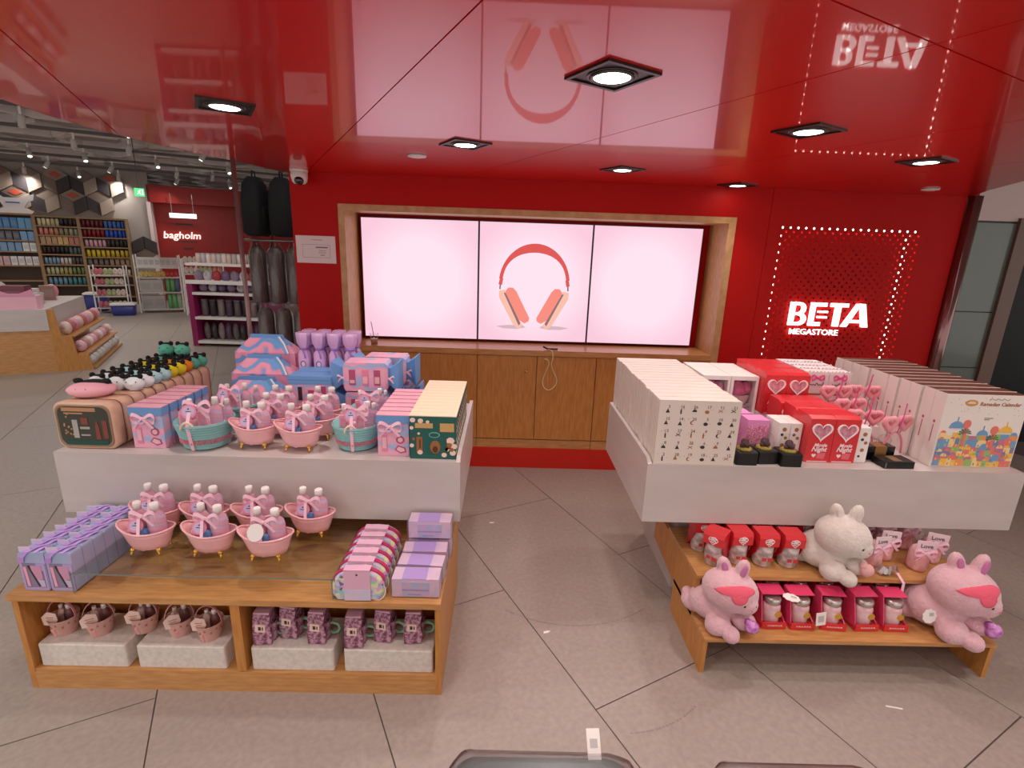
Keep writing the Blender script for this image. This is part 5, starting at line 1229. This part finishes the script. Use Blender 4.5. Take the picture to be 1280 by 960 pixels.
def can(col, kind, h, r):
    key = (col, kind, h, r)
    if key not in CANS:
        nm_ = 'tin_%d_%d_%d' % col; m = mat(nm_, col, .35)
        if kind == 'tin': me = MB().lathe([(r, 0), (r, h*.86), (r*.94, h*.88)], n=10).mi(1).lathe([(r*.96, h*.86), (r*.96, h), (r*.8, h*1.0)], n=10).mesh('tin', [m, mat('tin_lid', tuple(int(c*.55+70) for c in col), .4) if False else mat(nm_+'_lid', tuple(int(c*.6+60) for c in col), .4)])
        elif kind == 'box': me = MB().box(-r, r, -r*.8, r*.8, 0, h).mi(1).box(-r*.7, r*.7, -r*.8-.004, -r*.8, h*.25, h*.75).mesh('carton', [m, mat(nm_+'_lid', tuple(int(c*.6+60) for c in col), .4)])
        else: me = MB().ball((0, 0, h*.5), (r, r*.8, h*.5), 10, 8).mi(1).ball((0, -r*.5, h*.6), (r*.4, r*.4, h*.2), 8, 6).mesh('pouch', [m, mat(nm_+'_lid', tuple(int(c*.6+60) for c in col), .4)])
        CANS[key] = me
    return CANS[key]
def row(a0, a1, m, z, n, cols, kind, h, r, label, group, name='shelf_tin', cat='tin', jitter=0):
    rnd = random.Random(int(a0*1000+z*77))
    for i in range(n):
        col = cols[i*len(cols)//n]; o = bpy.data.objects.new(name, can(col, kind, h, r)); COL.objects.link(o)
        at(o, a0+(a1-a0)*(i+.5)/n, m+rnd.uniform(-jitter, jitter), z+.0005); tag(o, label, cat, group)
g_ = 'goods on the far shelving'
r3 = 16.26
for z, cols, k, n, h, r, lab in ((1.86, [(110, 30, 40), (110, 30, 40), (70, 110, 190), (70, 110, 190)], 'tin', 10, .17, .036, 'dark red or blue tin on the topmost shelf of the blue and yellow bay'),
        (1.64, [(140, 30, 40), (140, 30, 40), (50, 90, 200), (50, 90, 200)], 'tin', 10, .18, .036, 'dark red or bright blue tin on the second shelf of the blue and yellow bay'),
        (1.41, [(220, 170, 180), (220, 170, 180), (60, 56, 50), (50, 46, 44)], 'tin', 10, .17, .036, 'pink or black tin on the third shelf of the blue and yellow bay'),
        (1.17, [(220, 190, 40), (206, 180, 50)], 'tin', 9, .17, .038, 'yellow tin on the fourth shelf of the blue and yellow bay'),
        (.97, [(90, 70, 60), (150, 110, 80)], 'box', 8, .15, .040, 'brown carton on the fifth shelf of the blue and yellow bay'), (.72, [(206, 190, 170)], 'tin', 8, .15, .038, 'cream tin on a low shelf of the blue and yellow bay')):
    row(-3.32, -2.46, r3, z, n, cols, k, h, r, lab, g_)
for z, cols, k, n, h, r, lab in ((1.87, [(230, 214, 170), (200, 190, 140), (40, 40, 44), (60, 40, 40)], 'tin', 9, .17, .036, 'cream or black tub on the topmost shelf of the many-shelf bay'),
        (1.66, [(220, 130, 120), (200, 140, 110), (150, 140, 110), (160, 160, 140)], 'tin', 8, .16, .040, 'rose or olive tub on the second shelf of the many-shelf bay'),
        (1.45, [(190, 140, 90), (220, 170, 90), (200, 110, 90)], 'box', 7, .17, .045, 'orange carton on the third shelf of the many-shelf bay'),
        (1.22, [(60, 36, 34), (40, 36, 40), (90, 110, 110)], 'tin', 9, .16, .034, 'dark tub on the fourth shelf of the many-shelf bay'),
        (.98, [(130, 160, 180), (210, 200, 190), (90, 80, 80)], 'tin', 10, .16, .032, 'grey or white tub on the fifth shelf of the many-shelf bay'),
        (.74, [(190, 190, 150), (180, 170, 110), (120, 140, 90)], 'tin', 9, .17, .034, 'olive tub on the sixth shelf of the many-shelf bay'),
        (.49, [(110, 150, 170), (80, 140, 150)], 'tin', 8, .18, .038, 'teal tub on the seventh shelf of the many-shelf bay')):
    row(-4.14, -3.40, r3, z, n, cols, k, h, r, lab, g_)
for z, cols, k, n, h, r, lab in ((1.78, [(40, 70, 110), (60, 120, 180), (90, 160, 210)], 'box', 8, .24, .058, 'blue pack on the topmost shelf of the blue pack bay'),
        (1.52, [(120, 150, 180), (80, 80, 90), (110, 160, 210)], 'box', 8, .20, .056, 'pale blue pack on the second shelf of the blue pack bay'), (1.27, [(190, 210, 220), (110, 150, 190), (220, 220, 220)], 'box', 8, .20, .056, 'white and blue pack on the third shelf of the blue pack bay'),
        (.95, [(200, 160, 160), (220, 210, 210)], 'box', 8, .2, .055, 'pale pack on the fourth shelf of the blue pack bay')):
    row(-5.26, -4.22, r3, z, n, cols, k, h, r, lab, g_)
# tumbling-block relief above and beside the shelving: every lozenge a piece of its own
t = thing('lozenge_relief', 'wooden tumbling-block relief with dark and orange lozenges above the far shelving', 'wall relief'); at(t, 0, 16.545)
LM = [mat('loz_taupe', (124, 108, 96), .6), mat('loz_dark', (58, 50, 54), .6), mat('loz_light', (158, 142, 128), .6), mat('loz_orange', (186, 78, 52), .6)]
L_ = .30; hx_, hz_ = L_*.866, L_*.5
rnd = random.Random(6); q = 0
for j in range(-1, 6):
    for i in range(-9, 2):
        cx = -2.4+hx_*2*i+(hx_ if j % 2 else 0); cz = 1.55+1.5*L_*j
        edge = -2.55+.35*((i*7+j*3) % 3)+max(0, (2.3-cz))*.4
        for kk, poly in enumerate(([(0, 0), (hx_, hz_), (0, L_), (-hx_, hz_)], [(0, 0), (-hx_, hz_), (-hx_, hz_-L_), (0, -L_)], [(0, 0), (0, -L_), (hx_, hz_-L_), (hx_, hz_)])):
            pm_ = (cx+sum(p[0] for p in poly)/4, cz+sum(p[1] for p in poly)/4)
            if pm_[0] > edge or pm_[0] < -5.6 or pm_[1] > 3.25 or pm_[1] < 1.1: continue
            if pm_[1] < 2.16+.12 and pm_[0] < -2.28: continue
            P_ = [(cx+p[0]*.985, cz+p[1]*.985) for p in poly]
            col = (0, 1, 2)[kk] if (i+j) % 3 else (2, 0, 1)[kk]
            obj('lozenge', MB().prism(P_, -.06-.03*kk, 0), LM[col], t)
            if kk == 0 and (i+j) % 2 == 0:
                P2 = [(pm_[0]+(p[0]-pm_[0])*.5, pm_[1]+(p[1]-pm_[1])*.5) for p in P_]; obj('orange_lozenge', MB().prism(P2, -.075, -.055), LM[3], t)
# white figure-shaped signboard on top of the shelving, ball lamp, exit sign
t = thing('shelf_signboard', 'white cut-out signboard standing on top of the far shelving', 'sign'); at(t, -4.5, 16.30, 2.121)
obj('board', MB().prism([(-.30, 0), (.30, 0), (.34, .06), (.18, .13), (.26, .26), (.36, .30), (.40, .44), (.26, .40), (.16, .34), (-.16, .34), (-.26, .42), (-.38, .42), (-.34, .28), (-.22, .24), (-.18, .12), (-.34, .06)], -.02, .02), mat('sign_white', (232, 228, 226), .5), t)
obj('blue_print', MB().box(-.13, .12, -.024, -.02, .22, .25), mat('blue_ink', (80, 100, 170), .5), t)
t = thing('exit_sign', 'green glowing exit sign hanging from the hall ceiling', 'exit sign'); at(t, -1.52, 12.0, 2.48)
obj('housing', MB().box(-.075, .075, -.012, .02, -.07, .07), mat('exit_green', (70, 200, 110), emit=.9), t)
obj('running_figure', MB().prism(ell(.012, .038, .012, .012, 8), -.015, -.012).prism([(-.02, .02), (.02, .026), (.012, -.01), (.03, -.04), (.018, -.044), (-.002, -.014), (-.028, -.04), (-.036, -.032), (-.014, .0)], -.015, -.012).box(.04, .06, -.015, -.012, -.045, .05), mat('exit_white', (220, 255, 230), emit=1.0), t)
obj('rod', MB().box(-.006, .006, -.004, .004, .07, ZS+.1-2.48), BLACK, t)
# hanging bar lamp and lettering on the far red wall
t = thing('bar_sign', 'glowing white bar sign hanging on two rods before the far red wall', 'sign'); at(t, -1.2, 16.4, 2.25)
obj('bar', MB().box(-.30, .30, -.03, .03, -.055, .055), mat('bar_glow', (255, 248, 244), emit=1.4), t)
for s in (-1, 1): obj('rod', MB().box(s*.24-.006, s*.24+.006, -.006, .006, .055, .55), STEEL, t)
o = text('wall_lettering', 'bagholm', .26, mat('letter_glow', (255, 236, 226), emit=.8), None, am(-1.33, 17.02, 1.75), .02, .012, .15, rotz=GA); tag(o, 'white lit script lettering on the far red wall', 'lettering')
t = thing('small_lettering', 'dark small printed lines around the script on the far red wall', 'lettering'); at(t, -1.25, 17.04, 1.75)
obj('line', MB().box(-.2, .2, -.005, 0, .28, .32), INK, t); obj('line', MB().box(-.2, .25, -.005, 0, -.17, -.14), INK, t); obj('line', MB().box(-.1, .15, -.005, 0, -.36, -.32), INK, t)
# counter with tiers at its end
t = thing('hall_counter', 'long oak and white counter with stepped end shelves in the hall', 'counter'); at(t, -2.17, 8.2)
obj('oak_front', MB().box(-2.6, 0, 0, 1.8, 0, .53), WOOD, t); obj('white_top', MB().box(-2.6, 0, -.012, 1.8, .531, .79), WHITE, t)
obj('tier_side', MB().prism([(0, 0), (.36, 0), (.33, .2), (.22, .2), (.2, .45), (.10, .45), (.06, .79), (0, .79)], 0, .03), WOODV, t)
for z, x1 in ((.45, .22), (.22, .34), (.03, .38)): obj('tier_shelf', MB().box(0, x1, .03, 1.8, z-.02, z), WOOD, t)
gc = 'small goods on the counter end tiers'
rnd = random.Random(13)
def put(name, me, a, m, z, lab, cat, grp): o = bpy.data.objects.new(name, me); COL.objects.link(o); at(o, a, m, z+.0005, GA+rnd.uniform(-.3, .3)); tag(o, lab, cat, grp)
for k in range(9):
    m_ = 8.34+k*.19
    put('plush_keyring', can([(226, 196, 186), (190, 110, 110), (222, 160, 180)][k % 3], 'ball', .17, .07), -2.05, m_, .45, 'small plush keyring on the upper end tier of the hall counter', 'plush', gc)
    put('pink_pack', can([(232, 180, 190), (206, 150, 150), (240, 220, 214)][k % 3], 'ball', .15, .075), -1.94, m_, .22, 'pale pink pack on the middle end tier of the hall counter', 'pack', gc)
    put('white_bag', can((206, 200, 196), 'ball', .16, .11), -1.90, m_, .03, 'clear white bag on the lowest end tier of the hall counter', 'bag', gc)
gk = 'goods on the hall counter'
for k in range(4):
    put('pink_tray', MB().box(-.20, .20, -.10, .10, 0, .16).mi(1).prism([(-.2, .16), (.2, .16), (.17, .24), (.05, .19), (-.05, .19), (-.17, .24)], -.105, -.10).mesh('pink_tray', [mat('tray_pink', (236, 180, 196), .5), mat('tray_rose', (226, 150, 180), .5)]) if k == 0 else bpy.data.meshes['pink_tray'], -3.95+.50*k, 8.36, .79, 'pink cardboard counter tray on the hall counter', 'tray', gk)
    put('lipstick_stand', can((112, 60, 72), 'box', .26, .12), -3.85+.44*k, 8.62, .79, 'dark plum stand behind the pink trays on the hall counter', 'stand', gk)
for k in range(28):
    put('counter_box', can(rnd.choice([(232, 190, 200), (220, 210, 206), (200, 120, 140), (180, 170, 170), (226, 206, 190), (150, 110, 100)]), rnd.choice(['box', 'tin', 'ball']), rnd.choice((.14, .2, .26)), rnd.choice((.06, .08, .095))), -3.95+.25*(k % 7)+.03*rnd.random(), 8.86+.27*(k//7), .79, 'small mixed gift pack in the crowd on the hall counter', 'gift pack', gk)
# coolers
for (a, m, w_, h, lab) in ((-3.0, 14.9, .22, .42, 'tall navy cooler tub with white lid on the hall floor'), (-2.36, 13.95, .22, .27, 'low navy cooler tub with white lid on the hall floor')):
    t = thing('cooler_tub', lab, 'cooler'); at(t, a, m)
    obj('tub', MB().loft([[(p[0], p[1], z) for p in rr_poly(-w_+e, w_-e, -.16+e, .16-e, .05, 3)] for z, e in ((0, .03), (.02, .02), (h-.05, 0))]), mat('navy_plastic', (44, 52, 130), .4), t)
    obj('lid', MB().loft([[(p[0], p[1], z) for p in rr_poly(-w_-.01+e, w_+.01-e, -.17+e, .17-e, .05, 3)] for z, e in ((h-.05, 0), (h-.01, 0), (h, .03))]), CAPW, t)
# wire stands with goods
def wire_rack(a, m, w_, h, shelves, label, dep=.35):
    t = thing('wire_rack', label, 'rack'); at(t, a, m)
    for sx in (-1, 1):
        for y in (0, dep): obj('post', MB().box(sx*w_-.012, sx*w_+.012, y-.012, y+.012, 0, h), CAPW, t)
    for z in shelves: obj('wire_shelf', MB().box(-w_, w_, 0, dep, z-.02, z), mat('wire_white', (214, 206, 200), .5), t)
wire_rack(-2.62, 14.3, .30, 1.05, (.12, .38, .62, .84), 'white wire rack with small packs beside the navy coolers')
for z in (.12, .38, .62, .84): row(-2.88, -2.36, 14.42, z, 6, [(206, 110, 120), (180, 190, 140), (230, 210, 200)], 'ball', .15, .05, 'small bright pack on the white wire rack', 'packs on the wire rack', 'small_pack', 'pack')
wire_rack(-1.68, 14.25, .42, 1.30, (.08, .46, .80, 1.02), 'wide white wire rack with yellow packs and grey storage bags')
row(-2.06, -1.62, 14.40, .08, 2, [(178, 168, 164)], 'box', .30, .11, 'grey zipped storage bag on the lower wire shelf', 'storage bags', 'storage_bag', 'bag')
row(-2.06, -1.62, 14.40, .46, 2, [(186, 178, 174)], 'box', .28, .11, 'grey zipped storage bag on the upper wire shelf', 'storage bags', 'storage_bag', 'bag')
row(-1.58, -1.30, 14.40, .08, 3, [(120, 190, 120), (170, 200, 170)], 'tin', .34, .045, 'green bottle pack standing on the lower wire shelf', 'green packs', 'green_pack', 'pack')
row(-1.58, -1.30, 14.40, .46, 3, [(110, 180, 110), (90, 110, 150)], 'tin', .30, .045, 'green or blue pack standing on the upper wire shelf', 'green packs', 'green_pack', 'pack')
row(-2.06, -1.30, 14.40, .80, 9, [(226, 200, 120), (216, 180, 90), (206, 60, 60)], 'ball', .14, .05, 'yellow fruit shaped pack on the wire rack', 'yellow packs', 'yellow_pack', 'pack')
row(-2.06, -1.30, 14.40, 1.02, 7, [(232, 226, 226), (210, 190, 190)], 'box', .22, .06, 'white boxed pack on top of the wire rack', 'white packs', 'white_pack', 'pack')
wire_rack(-.75, 13.6, .40, 1.25, (.3, .62, .92, 1.14), 'white wire rack with pale goods before the far red wall')
for z in (.3, .62, .92, 1.14): row(-1.12, -.38, 13.74, z, 8, [(230, 210, 200), (190, 200, 150), (220, 150, 130)], 'ball', .16, .05, 'pale small pack on the wire rack before the red wall', 'pale packs', 'pale_pack', 'pack')
# magenta gondola
t = thing('magenta_gondola', 'magenta shelf gondola with white shelves of novelty goods', 'shelving', (-4.5, 8.2, 0))
MAG = mat('magenta_panel', (150, 32, 92), .45)
obj('end_panel', MB().box(-.56, -.47, .0, .62, 0, 1.0), MAG, t); obj('end_panel', MB().box(.62, .70, .0, .62, 0, 1.0), MAG, t); obj('back_panel', MB().box(-.47, .62, .56, .62, 0, 1.0), MAG, t)
for z in (.09, .48, .87): obj('white_shelf', MB().box(-.47, .62, -.02, .56, z-.04, z), CAPW, t)
obj('top_bin', MB().box(-.56, .70, .0, .62, 1.0, 1.03).box(-.56, .70, -.01, .0, 1.0, 1.06), CAPW, t); obj('top_shelf', MB().box(-.56, .70, .05, .60, 1.28, 1.32), CAPW, t)
for x in (-.55, .68): obj('post', MB().box(x, x+.015, .3, .315, 1.03, 1.28), CAPW, t)
hk = MB()
for r in range(6):
    for c in range(3): hk.mi(r % 3).box(-.60, -.562, .08+c*.18, .20+c*.18, .12+r*.16, .24+r*.16)
obj('hanging_packs', hk, [mat('hang_white', (222, 214, 210), .5), mat('hang_orange', (216, 150, 90), .5), mat('hang_red', (200, 70, 60), .5)], t)['kind'] = 'stuff'
def row_xy(x0, x1, y, z, n, cols, kind, h, r, label, group, name, cat):
    for i in range(n):
        o = bpy.data.objects.new(name, can(cols[i % len(cols)], kind, h, r)); COL.objects.link(o); o.location = (x0+(x1-x0)*(i+.5)/n, y, z+.0005); tag(o, label, cat, group)
GC = [(110, 96, 100), (60, 50, 56), (150, 130, 132), (90, 70, 90)]
row_xy(-4.95, -3.9, 8.35, .87, 7, [(140, 110, 140), (200, 190, 196), (110, 80, 120)], 'ball', .13, .07, 'small novelty pot in the top bin of the magenta gondola', 'novelty goods on the gondola', 'novelty_pot', 'novelty')
row_xy(-4.95, -3.9, 8.35, .48, 8, GC, 'tin', .27, .055, 'dark novelty figure on the middle shelf of the magenta gondola', 'novelty goods on the gondola', 'novelty_figure', 'novelty')
row_xy(-4.95, -3.9, 8.35, .09, 9, GC, 'ball', .28, .055, 'dark novelty toy on the lowest shelf of the magenta gondola', 'novelty goods on the gondola', 'novelty_toy', 'novelty')
row_xy(-5.0, -3.85, 8.35, 1.03, 8, [(150, 130, 150), (210, 200, 210), (190, 60, 70), (120, 100, 140)], 'ball', .18, .07, 'round patterned pot in the upper bin of the magenta gondola', 'novelty goods on the gondola', 'patterned_pot', 'novelty')
row_xy(-5.0, -3.85, 8.45, 1.32, 14, [(226, 200, 190), (200, 190, 190), (240, 220, 214)], 'tin', .15, .037, 'pale mug on the open top shelf of the magenta gondola', 'novelty goods on the gondola', 'pale_mug', 'mug')
# rail with backpacks and wrapped grey bundles behind the red wall's end
t = thing('hanging_rack', 'metal rack with rails for backpacks behind the end of the red wall', 'rack', (-1.9, 5.0, 0))
obj('post', MB().box(.02, .06, -.02, .02, 0, 2.45), STEEL, t)
for z in (2.36, 1.70, 1.12): obj('rail', MB().tube([(.04, 0, z), (-.62, 0, z)], .010, 8), STEEL, t)
obj('foot', MB().box(-.3, .35, -.25, .25, 0, .03), STEEL, t)
t = thing('black_backpack', '', 'backpack')
def bp(z, w_, d): return [(p[0], p[1], z) for p in rr_poly(-w_, w_, -d, d, .05, 4)]
obj('bag', MB().loft([bp(0, .11, .06), bp(.03, .14, .09), bp(.30, .145, .09), bp(.46, .12, .075), bp(.52, .07, .05)]), BLACKF, t)
obj('front_pocket', MB().loft([bp(.06, .10, .11), bp(.24, .10, .115), bp(.27, .09, .10)]), BLACKF, t)
obj('top_loop', MB().tube([(-.03, 0, .51), (-.025, 0, .57), (.025, 0, .57), (.03, 0, .51)], .008, 6), BLACKF, t)
obj('strap', MB().strip([(.07, -.09, .42), (.08, -.12, .2), (.06, -.10, .0), (.05, -.08, -.10)], (.014, 0, 0), .006), BLACKF, t)
obj('hang_tag', MB().box(.05, .10, -.135, -.132, .36, .46), mat('tag_mauve', (110, 76, 80), .5), t)
spread(t, [(-2.335, 4.985, 1.735, 1.57), (-2.085, 4.985, 1.735, 1.57)], 'black fabric backpack hanging by its loop beside the red wall', 'backpacks on the rack')
t = thing('wrapped_bundle', '', 'bundle')
obj('roll', MB().lathe([(.066, 0), (.074, .012), (.075, .46), (.062, .505), (.02, .53)], n=14), mat('grey_roll', (112, 98, 90), .6, noise=((86, 74, 70), 12, (8, 8, 1), 1.5)), t)
obj('wrap', MB().lathe([(.076, -.03), (.080, .0), (.082, .47), (.05, .53), (.034, .575)], n=14, cap=False), FILM, t); obj('hook', MB().tube([(0, 0, .52), (0, 0, .575)], .005, 6), STEEL, t)
spread(t, [(-2.37, 5.0, 1.115, 0), (-2.195, 5.0, 1.115, .4), (-2.02, 5.0, 1.115, .8), (-2.34, 5.0, .535, .2), (-2.165, 5.0, .535, 1), (-1.99, 5.0, .535, 1)], 'grey rolled bundle in clear film hanging below the backpacks', 'wrapped bundles on the rack')
